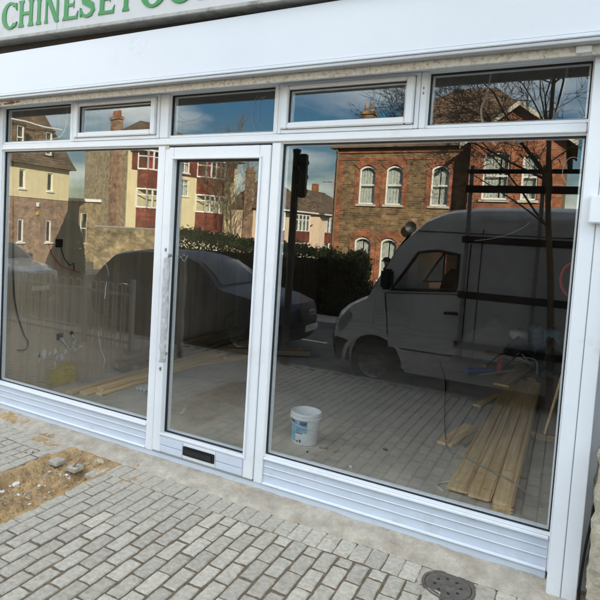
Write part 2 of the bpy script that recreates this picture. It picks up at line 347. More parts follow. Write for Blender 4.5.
# pavers: running bond, long side away from the shop, soldier course along the strip
def paver_mesh(w, l, seed):
    rn = random.Random(seed); n1 = 5; n2 = 3; b = MB(); ring0 = []; ring1 = []; ringb = []
    pts = []
    for i in range(n1): pts.append((-w/2, -l/2+l*i/n1))
    for i in range(n2): pts.append((-w/2+w*i/n2, l/2))
    for i in range(n1): pts.append((w/2, l/2-l*i/n1))
    for i in range(n2): pts.append((w/2-w*i/n2, -l/2))
    v = []
    for (x, y) in pts: v.append((x, y, -.06))
    for (x, y) in pts: v.append((x+rn.uniform(-.0025, .002), y+rn.uniform(-.003, .002), -.005-rn.random()*.003))
    for (x, y) in pts:
        k = .004+.008*rn.random()**2
        sx = 1-2*k/w; sy = 1-2*k/l; v.append((x*sx, y*sy, -.0008*rn.random()))
    n = len(pts); f = []
    for L in (0, n):
        for i in range(n): f.append((L+i, L+(i+1) % n, L+n+(i+1) % n, L+n+i))
    f.append(tuple(range(2*n, 3*n)))
    b.add(v, f)
    me = bpy.data.meshes.new('paver'); me.from_pydata(b.v, [], b.f)
    bm = bmesh.new(); bm.from_mesh(me); bmesh.ops.recalc_face_normals(bm, faces=bm.faces); bm.to_mesh(me); bm.free()
    me.materials.append(M['paver']); return me
full = [paver_mesh(.0875, .192, i) for i in range(8)]; half = [paver_mesh(.0875, .090, 50+i) for i in range(4)]
sold = [paver_mesh(.0985, .197, 90+i) for i in range(5)]
slots = []
P = .1015; X0 = -1.6211
for k in range(-40, 31):
    x = X0+P*(k+.5)
    if TR[0]-.06 < x < TR[1]+.0: continue
    slots.append((x, -.302, sold, k))
for k in range(-62, 62):
    x = X0+P*(k+.02); y = -.405
    if k % 2 == 0: slots.append((x, y-.0525, half, k)); y -= .105
    while y > -3.9:
        yc = y-.1035
        if not (TR[0]-.05 < x < TR[1]+.045 and yc > -2.5): slots.append((x, yc, full, k))
        y -= .207
MH = (-.44, -.335)
def frustum_key(x, y):      # nearest and in view first
    d = math.hypot(x, y+3.58); ang = math.degrees(math.atan2(-x, y+3.58))
    inv = -25 < ang < 56 and (y+3.58) > .9 and y > -1.95 and x > -4.9
    return (0 if inv else 1, d)
slots = [s for s in slots if math.hypot(s[0]-MH[0], (s[1]-MH[1])) > .15]
slots.sort(key=lambda s: frustum_key(s[0], s[1]))
rest = MB(); rn = random.Random(3)
for i, (x, y, kind, k) in enumerate(slots):
    me = kind[rn.randrange(len(kind))]; rz = rn.gauss(0, .008)+(math.pi if rn.random() < .5 else 0)
    z = pz(y)+rn.gauss(0, .0012); tilt = (rn.gauss(0, .006), rn.gauss(0, .008), rz)
    x += rn.gauss(0, .0008); y += rn.gauss(0, .0015)
    if i < 300:
        o = bpy.data.objects.new('paver', me); C.objects.link(o); o.parent = pavement; o.location = (x, y, z); o.rotation_euler = tilt
    else:
        w = .0925 if kind is not sold else .0985; l = .095 if kind is half else .197
        a = [(-w/2, -l/2), (w/2, -l/2), (w/2, l/2), (-w/2, l/2)]
        rest.add([(x+p, y+q, z-.03) for p, q in a]+[(x+p, y+q, z-.006) for p, q in a]+[(x+p*.87, y+q*.94, z) for p, q in a],
                 [(0, 1, 5, 4), (1, 2, 6, 5), (2, 3, 7, 6), (3, 0, 4, 7), (4, 5, 9, 8), (5, 6, 10, 9), (6, 7, 11, 10), (7, 4, 8, 11), (8, 9, 10, 11)])
tag(rest.build('paver_field', 'paver', pavement, fixn=False), kind='stuff')
# trench with dug sand
def trh(x, y):
    wob = .035*fbm(0, y, 4, 5); e = min((x-TR[0]+.03+wob)/.09, (TR[1]+.02-x+.6*wob)/.06, (-.21-y+.03*fbm(x, 0, 7, 6))/.08, 1); e = max(-1, e)
    n = fbm(x, y, 2, 5)
    if e < 0: return .004+.02*e+.006*fbm(x, y, 9, 20)
    return .006-.055*e+.055*n*e+.03*fbm(x, y, 9, 18)*e+.008*fbm(x, y, 3, 60)
struct(grid(TR[0]-.10, TR[1]+.09, -2.52, -.17, 100, 300, trh).build('trench_sand', 'trench_sand', smooth=True, fixn=False))
def rock(b, c, r, rn, flat=.7):
    bm = bmesh.new(); bmesh.ops.create_icosphere(bm, subdivisions=1, radius=1)
    s = (r*rn.uniform(.7, 1.3), r*rn.uniform(.6, 1.1), r*flat*rn.uniform(.6, 1.1)); mt = Matrix.Rotation(rn.random()*6, 3, 'Z') @ Matrix.Rotation(rn.uniform(-.5, .5), 3, 'X')
    vs_ = [mt @ Vector((v.co.x*s[0]*rn.uniform(.75, 1.15), v.co.y*s[1]*rn.uniform(.75, 1.15), v.co.z*s[2]*rn.uniform(.75, 1.1))) for v in bm.verts]
    b.add([(v.x+c[0], v.y+c[1], v.z+c[2]) for v in vs_], [tuple(v.index for v in f.verts) for f in bm.faces]); bm.free()
for nm, x0, x1, y0, y1, sd, lab_ in (('spilled_sand', -4.75, -3.5, -.33, -.06, 4, 'yellow sand spilled over the strip left of the trench'), ('spilled_sand', -3.1, -2.5, -.5, -.1, 6, 'sand spilled around the trench corner by the door')):
    def sph(x, y, sd=sd, x0=x0, x1=x1, y0=y0, y1=y1):
        e = max(0, min(1, (x-x0)/.25, (x1-x)/.25, (y-y0)/.06, (y1-y)/.06)); b_ = stripz(x, y) if y > -.205 else .0
        return b_+.012*(fbm(x, y, sd, 5)*.8+.25*fbm(x, y, sd, 30)-.16-.5*(1-e))
    tag(grid(x0, x1, y0, y1, 90, 26, sph).build(nm, 'trench_sand', smooth=True, fixn=False), lab_, 'sand', kind='stuff')
rn = random.Random(11); gr = MB(); grw = MB()
for i in range(900):
    x = rn.uniform(TR[0]+.04, TR[1]-.03); y = -.24-2.2*rn.random(); r = .003+.014*rn.random()**2.3
    rock(grw if (rn.random() < .22 and -1.1 < y < -.5) else gr, (x, y, trh(x, y)+r*.2), r, rn)
for i in range(260):
    x = rn.uniform(-5, .2); y = rn.uniform(-1.9, -.06); r = .0012+.003*rn.random()**3
    rock(gr, (x, y, (stripz(x, y) if y > -.21 else 0)+r*.3), r, rn)
tag(gr.build('gravel', 'rubble', fixn=False), 'loose fine gravel and crumbs strewn in the trench and paving', 'gravel', kind='stuff')
tag(grw.build('plaster_crumbs', 'rubble_white', fixn=False), 'white plaster crumbs lying on the dug yellow sand', 'crumbs', kind='stuff')
chunks = [(-3.13, -.30, .03, 'rubble', 'rough rubble lump at the shop end of the trench'), (-3.22, -.34, .024, 'rubble', 'flat rubble piece next to the lump by the shop'),
          (-3.07, -.38, .021, 'rubble', 'small stone against the cut paving edge'), (-3.30, -.55, .025, 'rubble', 'stone half buried in mid trench sand'),
          (-3.42, -.86, .034, 'rubble_white', 'white plaster lump in the trench near the left photo edge'), (-3.28, -.95, .026, 'rubble_white', 'smaller white plaster lump on the yellow sand')]
for x, y, r, m, lab in chunks:
    b = MB(); rock(b, (x, y, trh(x, y)+r*.25), r, rn, .6); tag(b.build('rubble_chunk', m, fixn=False), lab, 'rubble')
b = MB(); b.box(-.055, .055, -.012, .012, -.006, .006); o = b.build('wood_chip', 'old_timber', bevel=.002); o.location = (-3.23, -.46, .03); o.rotation_euler = (.2, -.9, .7); tag(o, 'splinter of wood sticking out of the trench sand', 'wood chip')
b = MB(); b.box(-.075, .075, -.014, .014, -.003, .003); o = b.build('plastic_strip', 'rubble_white', bevel=.001); o.location = (-3.36, -1.12, .012); o.rotation_euler = (.05, .12, 1.2); tag(o, 'white plastic strip lying in the trench', 'plastic strip')
# manhole
t = thing('access_cover', 'small round cast iron cover with ring of holes beside the concrete strip', 'manhole cover', (MH[0], MH[1], 0))
b = MB(); b.lathe([(.0, -.02), (.142, -.02), (.142, .003), (.128, .004), (.126, -.002)], (MH[0], MH[1], 0), 40); b.build('rim', 'cast_iron', t, smooth=True)
b = MB(); prof = [(0, .001), (.02, .001), (.022, .004), (.04, .004), (.042, .0), (.1, .0), (.102, .003), (.122, .003), (.124, -.004)]
b.lathe(prof, (MH[0], MH[1], 0), 40); b.build('lid', 'cast_iron', t, smooth=True)
for k in range(8):
    a = k*math.pi/4+.2; cx, cy = MH[0]+.07*math.cos(a), MH[1]+.07*math.sin(a)
    MB().lathe([(0, .0012), (.0095, .0012), (.0095, -.001)], (cx, cy, 0), 12).build('hole', 'black', t)
MB().box(MH[0]-.165, MH[0]+.165, MH[1]-.15, MH[1]+.135, -.06, -.006).build('bedding', 'concrete', t)

# ------------------------------------------------------------------ shop building (terrace)
bl = thing('shop_building', 'two storey brick terrace building above the shopfront', 'building', (-2.4, 0, 3.3))
def wall_open(b, x0, x1, z0, z1, ops, y=0, depth=.12, sgn=1):
    xs = sorted({x0, x1, *[o[0] for o in ops], *[o[1] for o in ops]}); zs = sorted({z0, z1, *[o[2] for o in ops], *[o[3] for o in ops]})
    for i in range(len(xs)-1):
        for j in range(len(zs)-1):
            cx, cz = (xs[i]+xs[i+1])/2, (zs[j]+zs[j+1])/2
            if any(o[0] < cx < o[1] and o[2] < cz < o[3] for o in ops): continue
            b.quad((xs[i], y, zs[j]), (xs[i+1], y, zs[j]), (xs[i+1], y, zs[j+1]), (xs[i], y, zs[j+1]))
    for (a, c, d, e) in ops:
        yy = y+depth*sgn
        b.quad((a, y, d), (a, yy, d), (a, yy, e), (a, y, e)); b.quad((c, y, d), (c, yy, d), (c, yy, e), (c, y, e))
        b.quad((a, y, d), (c, y, d), (c, yy, d), (a, yy, d)); b.quad((a, y, e), (c, y, e), (c, yy, e), (a, yy, e))
    return b
HT = 7.5; BX0, BX1 = -26, 22
ups = [(x, x+1.1, 4.6, 6.2) for x in (-4.2, -1.7, 1.6, 4.6, -7.4, -10.4)]
b = MB(); wall_open(b, BX0, BX1, 3.42, HT, ups, 0.02); b.build('wall', 'stock_brick', bl, fixn=False)
b = MB(); b.box(BX0, BX1, .16, 10.9, HT-.12, HT-.02).box(BX0, BX1, .0, .3, HT, HT+.08); b.build('roof', 'roof_tile', bl)
b = MB().box(BX0, BX0+.2, .16, 10.9, -.2, HT-.13).box(BX1-.2, BX1, .16, 10.9, -.2, HT-.13).box(BX0+.2, BX1-.2, 10.7, 10.9, 3.3, HT-.13); b.build('side_wall', 'stock_brick', bl)
for (a, c, d, e) in ups:
    w = MB().box(a, a+.06, .08, .13, d, e).box(c-.06, c, .08, .13, d, e).box(a+.06, c-.06, .08, .13, d, d+.07).box(a+.06, c-.06, .08, .13, e-.06, e).box(a+.06, c-.06, .075, .13, (d+e)/2-.03, (d+e)/2+.03).build('window', 'white_paint', bl)
    MB().box(a+.05, c-.05, .10, .105, d+.05, e-.05).build('pane', 'glass', w); MB().box(a-.08, c+.08, -.07, .08, d-.08, d-.001).build('sill', 'stone_sill', w); MB().box(a-.1, c+.1, .3, .31, d-.1, e+.1).build('curtain', 'curtain', w)
# neighbouring shop frontages, left and right
nl = thing('shop_building', 'plain rendered frontage next door on the left', 'building', (-9, 0, 0)); b = MB(); wall_open(b, BX0, -5.0, -.1, 3.42, [(-8.4, -6.6, .6, 2.6), (-12, -10, .6, 2.6)], .0); b.build('wall', 'wall_plain', nl, fixn=False)
for a in (-8.4, -12): w = MB().box(a, a+(1.8 if a > -9 else 2), .05, .1, .6, .68).build('window', 'white_paint', nl); MB().box(a+.05, a+1.75, .07, .076, .6, 2.6).build('pane', 'glass', w); MB().box(a-.1, a+2.1, .4, .42, .5, 2.7).build('blind', 'curtain', w)
nr = thing('shop_building', 'plain rendered frontage next door on the right beyond the pier', 'building', (6, 0, 0)); b = MB(); wall_open(b, .55, BX1, -.1, 3.42, [(1.6, 3.4, .6, 2.6)], .0); b.build('wall', 'wall_plain', nr, fixn=False)
w = MB().box(1.6, 3.4, .05, .1, .6, .68).build('window', 'white_paint', nr); MB().box(1.65, 3.35, .07, .076, .6, 2.6).build('pane', 'glass', w); MB().box(1.5, 3.5, .4, .42, .5, 2.7).build('blind', 'curtain', w)

# ------------------------------------------------------------------ shop interior shell
FZ = .04
struct(grid(-4.95, .35, .0, 10.7, 30, 60, lambda x, y: FZ+.004*fbm(x, y, 0, .8)).build('floor', 'shop_floor', smooth=True, fixn=False))
wl = struct(MB().box(-5.1, -4.9, .04, 10.7, -.1, 3.25).build('wall_left', 'plaster'))
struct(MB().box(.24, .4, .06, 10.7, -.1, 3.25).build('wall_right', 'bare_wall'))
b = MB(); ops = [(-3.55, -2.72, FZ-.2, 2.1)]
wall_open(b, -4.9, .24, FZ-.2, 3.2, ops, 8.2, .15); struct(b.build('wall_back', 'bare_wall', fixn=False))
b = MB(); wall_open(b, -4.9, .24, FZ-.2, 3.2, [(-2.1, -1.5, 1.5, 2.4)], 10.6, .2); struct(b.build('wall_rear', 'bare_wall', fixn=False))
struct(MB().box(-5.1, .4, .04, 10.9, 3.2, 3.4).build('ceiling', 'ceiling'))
rw = thing('rear_window', 'small white framed rear window of the back room', 'window', (-1.8, 10.7, 1.5)); MB().box(-2.1, -2.04, 10.68, 10.74, 1.5, 2.4).box(-1.56, -1.5, 10.68, 10.74, 1.5, 2.4).box(-2.04, -1.56, 10.68, 10.74, 1.5, 1.57).box(-2.04, -1.56, 10.68, 10.74, 2.34, 2.4).build('frame', 'white_paint', rw)
MB().box(-2.05, -1.55, 10.7, 10.705, 1.56, 2.35).build('pane', 'far_glass', rw)
ob_ = thing('shop_building', 'plain brick rear outbuilding across the back yard', 'building', (-2, 14, 0)); MB().box(-12, 10, 13.5, 14, -.3, 6.5).build('wall', 'stock_brick', ob_)

# ------------------------------------------------------------------ shopfront
sf = thing('shopfront', 'new white framed glazed shopfront with top lights and central door', 'shopfront', (-2.4, 0, .06))
YF, YB = -.045, .035
def bar(name, x0, x1, z0, z1, parent=sf, mat='upvc', y0=YF, y1=YB, bev=.004):
    return MB().box(x0, x1, y0, y1, z0, z1).build(name, mat, parent, bevel=bev)
def pane(parent, x0, x1, z0, z1, gk=.009, y=0.0):
    p = MB().box(x0-.004, x1+.004, y, y+.006, z0-.004, z1+.004).build('pane', 'glass', parent)
    b = MB().box(x0, x0+gk, y-.016, y-.0005, z0, z1).box(x1-gk, x1, y-.016, y-.0005, z0, z1).box(x0+gk, x1-gk, y-.016, y-.0005, z0, z0+gk*.6).box(x0+gk, x1-gk, y-.016, y-.0005, z1-gk, z1)
    b.build('gasket', 'gasket', parent)
    b = MB().box(x0, x0+.018, y+.008, y+.034, z0, z1).box(x1-.018, x1, y+.008, y+.034, z0, z1).box(x0+.018, x1-.018, y+.008, y+.034, z0, z0+.012).box(x0+.018, x1-.018, y+.008, y+.034, z1-.012, z1)
    b.build('bead', 'upvc', parent)
    return p
bar('jamb', -4.862, -4.785, .10, 2.955)
bar('jamb', .034, .075, .10, 2.955)
bar('head', -4.862, .075, 2.957, 2.99, y0=YF-.002)
tb = bar('transom', -4.783, .032, 2.556, 2.612)
MB().box(-4.783, .032, -.058, -.047, 2.56, 2.578).build('drip', 'upvc', tb, bevel=.003)
bar('mullion', -2.888, -2.812, .10, 2.554); bar('mullion', -1.872, -1.802, .10, 2.554)
bar('mullion', -3.882, -3.846, 2.614, 2.955); bar('mullion', -2.886, -2.80, 2.614, 2.955); bar('mullion', -1.87, -1.838, 2.614, 2.955); bar('mullion', -.868, -.826, 2.614, 2.955)
# fixed top lights
def fixed(x0, x1, z0, z1, lab):
    w = MB().box(x0-.012, x0, -.03, .03, z0, z1).box(x1, x1+.012, -.03, .03, z0, z1).box(x0-.012, x1+.012, -.03, .03, z0-.018, z0-.0005).box(x0-.012, x1+.012, -.03, .03, z1+.0005, z1+.012).build('window', 'upvc', sf)
    w['label'] = lab; pane(w, x0, x1, z0, z1); return w
T1 = fixed(-4.775, -3.89, 2.634, 2.947, 'fixed top light at the left end'); T3 = fixed(-2.79, -1.88, 2.634, 2.945, 'fixed top light over the door'); T5 = fixed(-.816, .036, 2.634, 2.945, 'fixed top light at the right end')
def opener(x0, x1, z0, z1, lab):      # outer sash frame x0..x1, with opening casement
    e = .001
    w = MB().box(x0+e, x0+.028, -.05, .03, z0, z1).box(x1-.028, x1-e, -.05, .03, z0, z1).box(x0+.028, x1-.028, -.05, .03, z0, z0+.026).box(x0+.028, x1-.028, -.05, .03, z1-.02, z1).build('window', 'upvc', sf, bevel=.003)
    w['label'] = lab
    a, c, d, f = x0+.031, x1-.031, z0+.029, z1-.022
    k = .05
    MB().box(a, a+k, -.072, -.004, d, f).box(c-k, c, -.072, -.004, d, f).box(a+k, c-k, -.072, -.004, d, d+k*.8).box(a+k, c-k, -.072, -.004, f-k*.5, f).build('casement', 'upvc', w, bevel=.006)
    pane(w, a+k, c-k, d+k*.8, f-k*.5, .006, -.03); return w
T2 = opener(-3.846, -2.886, 2.614, 2.955, 'opening top light left of the door'); T4 = opener(-1.838, -.868, 2.614, 2.955, 'opening top light right of the door')
# lower panes
W1 = fixed(-4.775, -2.895, .322, 2.546, 'large pane left of the door'); W2 = fixed(-1.795, .036, .322, 2.546, 'large pane right of the door')
# kick panels: ribbed boards
def kick(x0, x1):
    k = bar('kick_panel', x0, x1, .102, .3, mat='upvc_low_shaded', y0=-.028, bev=0)
    for (z0, z1, p) in ((.104, .117, .05), (.175, .182, .037), (.232, .239, .037), (.288, .303, .05)):
        MB().box(x0+.001, x1-.001, -p, -.0285, z0, z1).build('rib', 'upvc', k, bevel=.003)
kick(-4.783, -2.89); kick(-1.80, .032)
sb = bar('sub_sill', -4.862, .032, .03, .100, mat='upvc_low_shaded', y0=-.038, bev=.003)
# guides
for (x0, x1, xm) in ((.04, .185, .11),):
    gp = MB().box(x0, xm-.0007, -.135, -.047, -.02, 2.968).box(xm+.0007, x1, -.1345, -.047, -.02, 2.968).build('corner_post', 'upvc', sf, bevel=.003)
    MB().box(x0+.01, x1-.01, -.1315, -.05, -.02, 2.965).build('core', 'alu_grey', gp)
MB().box(.077, .25, -.04, .055, .0, 2.97).build('return_panel', 'upvc', sf)
gp = MB().box(-4.965, -4.866, -.1, .03, .0, 2.968).build('corner_post', 'alu_grey', sf, bevel=.003); gp['label'] = 'grey shutter guide post at the left end'
lb = MB().box(.075, .26, -.19, -.137, 2.07, 2.215).build('lock_box', 'upvc', sf, bevel=.006)
# door
dr = MB().box(-2.808, -2.722, -.055, .03, .116, 2.538).box(-1.962, -1.876, -.055, .03, .116, 2.538).box(-2.722, -1.962, -.055, .03, 2.448, 2.538).box(-2.722, -1.962, -.053, .03, .116, .272).build('door', 'upvc', sf, bevel=.004)
pane(dr, -2.72, -1.964, .276, 2.444, .012)
# stile mouldings
MB().box(-2.742, -2.724, -.066, -.0555, .277, 2.446).box(-1.960, -1.942, -.066, -.0555, .277, 2.446).box(-2.742, -1.942, -.066, -.0555, 2.4465, 2.464).box(-2.742, -1.942, -.066, -.0555, .258, .2765).build('bead', 'upvc', dr, bevel=.003)
for z0, z1 in ((.125, .176), (.182, .244)):
    for (x0, x1) in ((-2.725, -2.50),(-2.195,-1.96)): MB().box(x0, x1, -.062, -.0535, z0, z1).build('board', 'upvc_low_shaded', dr, bevel=.003)
MB().box(-2.498, -2.197, -.062, -.0535, .125, .244).build('board', 'upvc', dr, bevel=.003)
lp = MB().box(-2.494, -2.20, -.072, -.062, .152, .226).build('letter_plate', 'black_plastic', dr, bevel=.005); MB().box(-2.475, -2.219, -.079, -.0725, .165, .214).build('flap', 'black_plastic', lp, bevel=.004); MB().box(-2.47, -2.224, -.0805, -.0792, .2065, .2085).build('seam', 'gasket', lp)
MB().box(-2.808, -1.876, -.045, .03, .103, .113).build('threshold', 'galv', dr)
MB().box(-2.81, -2.77, -.06, -.056, 2.527, 2.55).build('spacer', 'stone_sill', dr)
# pull handle wrapped in film + locks
hd = MB().tube([(-2.705, -.058, .92), (-2.705, -.105, .92), (-2.705, -.11, .93), (-2.705, -.11, 1.69), (-2.705, -.105, 1.70), (-2.705, -.058, 1.70)], .013, 10).build('handle', 'galv', dr, smooth=True)
fb = MB(); rn = random.Random(5)
v = []; f = []
N = 26; K = 8
for i in range(N+1):
    z = .86+.82*i/N
    for k in range(K):
        a = 2*math.pi*k/K; rr = .019+.006*rn.random(); v.append((-2.703+rr*1.25*math.cos(a)+.004*math.sin(i), -.108+rr*math.sin(a), z))
for i in range(N):
    for k in range(K): f.append((i*K+k, i*K+(k+1) % K, (i+1)*K+(k+1) % K, (i+1)*K+k))
fb.add(v, f); fb.build('film', 'clear_film', hd)
for z in (1.74, .79):
    lk = MB().lathe([(0, -.006), (.016, -.006), (.017, 0)], (-2.752, -.0575, z), 16, 'y').build('lock', 'galv', dr, smooth=True); MB().box(-2.754, -2.750, -.0665, -.0637, z-.008, z+.008).build('keyhole', 'black', lk)
MB().box(-.853, -.845, -.0475, -.0455, 2.82, 2.835).box(-.853, -.845, -.0475, -.0455, 2.85, 2.865).build('screw', 'cable_grey', sf)
# glazier's smears on the outside of the glass
def arc(cx, cz, rx, rz, a0, a1, n=18, y=-.0016): return [(cx+rx*math.cos(R(a0+(a1-a0)*i/n)), y, cz+rz*math.sin(R(a0+(a1-a0)*i/n))) for i in range(n+1)]
for w, pts, r in ((T3, arc(-2.62, 2.83, .13, .08, 190, 350), .0011), (T3, arc(-2.0, 2.78, .07, .15, 100, 270), .0012), (T3, arc(-1.99, 2.77, .085, .12, 80, 260), .0009), (T3, arc(-1.97, 2.78, .05, .11, 90, 250), .0012),
                  (T4, arc(-1.6, 2.86, .1, .1, 200, 330, y=-.0316), .0008), (W2, arc(-.02, 2.36, .045, .075, 60, 300), .0014), (W2, arc(-.6, 2.14, .42, .2, 285, 340), .0005), (W1, arc(-3.5, 1.44, .1, .16, 10, 70), .0014), (W1, [(-3.42, -.0016, 1.42), (-3.43, -.0016, 1.36), (-3.435, -.0016, 1.27)], .003),
                  (W1, [(-3.5, -.0016, .98), (-3.46, -.0016, .83), (-3.40, -.0016, .74), (-3.42, -.0016, .68)], .0014), (W1, [(-3.22, -.0016, .43), (-3.215, -.0016, .50)], .0016), (W1, [(-3.19, -.0016, .42), (-3.18, -.0016, .47)], .0016)):
    MB().tube(pts, r*.7, 5).build('smear', 'smear', w)
MB().tube([(-2.68+.012*k, -.0016, 1.665+.022*math.sin(k*.9)+.003*k) for k in range(9)], .0016, 5).build('smear', 'smear', dr); MB().tube([(-2.67+.01*k, -.0016, 1.70+.012*math.cos(k*1.3)) for k in range(7)], .0012, 5).build('smear', 'smear', dr)

# fascia / shutter housing
fa = thing('fascia_board', 'plain white projecting fascia housing above the shopfront', 'fascia', (-2.4, -.2, 2.98))
MB().box(-6.3, 1.3, -.30, -.272, 3.006, 3.357).build('board', 'fascia_white', fa, bevel=.004)
MB().box(-6.3, 1.3, -.2715, .0, 3.13, 3.355).build('soffit', 'soffit_dirty', fa)
so_ = MB().box(-6.3, 1.3, -.215, -.19, 2.924, 3.1285).build('packer_strip', 'soffit_dirty', fa)
MB().box(-6.3, 1.3, -.189, -.047, 2.9915, 3.005).build('head_filler', 'upvc', fa)
MB().box(-6.3, 1.3, -.306, -.25, 2.962, 2.981).build('bottom_rail', 'alu_grey', fa, bevel=.003); MB().box(-6.3, 1.3, -.312, -.26, 2.9835, 3.0045).build('bottom_rail', 'fascia_white', fa, bevel=.004)
for xx, zz, rr in ((-4.45, 2.945, .05), (-4.36, 2.95, .03), (-4.52, 2.94, .025), (-4.6, 2.938, .015)):
    b = MB(); n = 14; b.quad(*[(xx+rr*1.3*math.cos(k*6.283/n)*random.uniform(.6, 1.2), -.2157, zz+rr*.38*math.sin(k*6.283/n)*random.uniform(.6, 1.2)) for k in range(n)]); b.build('rust_patch', 'rust', so_)
MB().box(-.05, .02, -.24, -.2155, 2.93, 2.965).build('end_bracket', 'upvc', fa, bevel=.003)
MB().box(-6.3, 1.3, -.22, .01, 3.3585, 3.5).build('recess', 'recess_shade', fa)
# sign with green letters
SA = R(1.25); sx, sy, sz = -4.415, -.33, 3.542
sg = thing('shop_sign', 'old grey sign panel with green serif lettering at the top left', 'sign', (sx, sy, sz), 0, None, False, SA)
MB().box(-2.4, 5.6, .0, .10, -.062, .62).build('panel', 'sign_panel', sg)
MB().box(-2.4, 5.6, -.012, .12, -.092, -.064).build('edge_trim', 'sign_edge', sg, bevel=.004)
MB().box(.655, .660, -.0012, -.0002, -.06, .6).build('seam', 'sign_edge', sg)
def stem(x, w, z0=0, z1=1, fl=.16):       # flared stem
    e = w*fl*2.2
    return [(x-w/2-e, z0), (x+w/2+e, z0), (x+w/2+e*.9, z0+.05), (x+w/2, z0+.16), (x+w/2, z1-.16), (x+w/2+e*.9, z1-.05), (x+w/2+e, z1), (x-w/2-e, z1), (x-w/2-e*.9, z1-.05), (x-w/2, z1-.16), (x-w/2, z0+.16), (x-w/2-e*.9, z0+.05)]
def ringpoly(cx, cz, rx, rz, tx, tz, a0, a1, n=28):
    o = [(cx+rx*math.cos(R(a0+(a1-a0)*i/n)), cz+rz*math.sin(R(a0+(a1-a0)*i/n))) for i in range(n+1)]
    i_ = [(cx+(rx-tx)*math.cos(R(a0+(a1-a0)*i/n)), cz+(rz-tz)*math.sin(R(a0+(a1-a0)*i/n))) for i in range(n+1)]
    return [(o[i], o[i+1], i_[i+1], i_[i]) for i in range(n)]
def letter(ch):
    q = []
    if ch == 'H': q = [stem(.2, .2), stem(.8, .2), [(.3, .44), (.7, .44), (.7, .56), (.3, .56)]]
    if ch == 'I': q = [stem(.5, .42)]
    if ch == 'N': q = [stem(.16, .12), stem(.84, .12), [(.08, 1), (.34, 1), (.92, .0), (.80, .0), (.70, .02)]]
    if ch in 'EF':
        q = [stem(.26, .25), [(.36, .89), (.85, .89), (.93, .76), (.95, 1), (.36, 1)], [(.36, .47), (.68, .47), (.74, .38), (.74, .68), (.68, .57), (.36, .57)]]
        if ch == 'E': q.append([(.36, 0), (.97, 0), (1.0, .28), (.86, .11), (.36, .11)])
    if ch == 'C': q = ringpoly(.55, .5, .52, .52, .25, .10, 48, 318)+[[(.84, .95), (.93, .95), (.95, .66), (.87, .72)], [(.86, .20), (.98, .24), (.90, .06), (.80, .06)]]
    if ch == 'O': q = ringpoly(.5, .5, .54, .52, .25, .10, 0, 360)
    if ch == 'D': q = [stem(.24, .24)]+ringpoly(.34, .5, .64, .5, .25, .10, -90, 90)
    if ch == 'S':
        pts = [(.90, .76), (.80, .90), (.55, .965), (.28, .90), (.17, .74), (.26, .58), (.52, .49), (.78, .38), (.84, .24), (.72, .09), (.47, .03), (.22, .09), (.08, .28)]
        ws = [.03, .055, .06, .08, .11, .13, .13, .12, .11, .08, .055, .055, .03]
        n = len(pts)
        def nr_(i):
            a = Vector(pts[max(0, i-1)]); b = Vector(pts[min(n-1, i+1)]); t = (b-a).normalized(); return Vector((-t.y, t.x))
        o = [Vector(pts[i])+nr_(i)*ws[i] for i in range(n)]; k = [Vector(pts[i])-nr_(i)*ws[i] for i in range(n)]
        q = [((*o[i],), (*o[i+1],), (*k[i+1],), (*k[i],)) for i in range(n-1)]+[[(.83, .97), (.92, .97), (.94, .68), (.86, .70)], [(.03, .36), (.12, .34), (.13, .03), (.05, .03)]]
    return q
H = .219
spans = [('C', -4.336, -4.130), ('H', -4.125, -3.93), ('I', -3.918, -3.83), ('N', -3.815, -3.63), ('E', -3.607, -3.43), ('S', -3.416, -3.245), ('E', -3.226, -3.055), ('F', -2.985, -2.83), ('O', -2.80, -2.585), ('O', -2.555, -2.34), ('D', -2.31, -2.09)]
for ch, x0, x1 in spans:
    x0 *= 1.0268; x1 *= 1.0268
    b = MB(); bs = MB()
    for qi, q in enumerate(letter(ch)):
        b.prism([(x0-sx+(x1-x0)*p[0], H*p[1]) for p in q], -.006-.00012*qi, -.0005)
    o = b.build('letter', 'sign_green', sg); o['label'] = 'green letter '+ch

# right stone pier + cable
b = MB(); rn = random.Random(21)
def pierx(z): return .30-.03*z
v = []; f = []; nz, ny = 22, 14
for j in range(nz+1):
    z = .0+.9*j/nz
    for i in range(ny+1):
        a = i/ny; y = .06-.30*min(1, a*1.6) if a < .625 else -.24; x = .228 if a < .625 else .228+(a-.625)*.9
        d = .022*fbm(x*3+y*3, z, 2, 7)+.006*fbm(x+y, z, 5, 40); v.append((x+d+.015*(z < .12), y+d, z))
for j in range(nz):
    for i in range(ny): q = j*(ny+1)+i; f.append((q, q+1, q+ny+2, q+ny+1))
b.add(v, f); pr = thing('stone_pier', 'rough weathered stone pier at the right edge', 'pier', (.4, -.1, 0)); b.build('base', 'pier_render', pr, fixn=False)
MB().box(.262, .553, -.2, .06, .88, 2.95).build('upper_pier', 'pier_render', pr)
MB().box(.262, .552, -.20, .05, .0, .87).build('core', 'pier_render', pr)
tag(MB().tube([(.246, -.055, 1.0), (.244, -.06, .80), (.236, -.075, .62), (.222, -.09, .48), (.208, -.10, .34), (.200, -.11, .2), (.197, -.11, .1), (.199, -.12, .02), (.23, -.30, .008)], .0065, 8).build('black_cable', 'black', smooth=True), 'black cable running down between the white post and stone pier', 'cable')

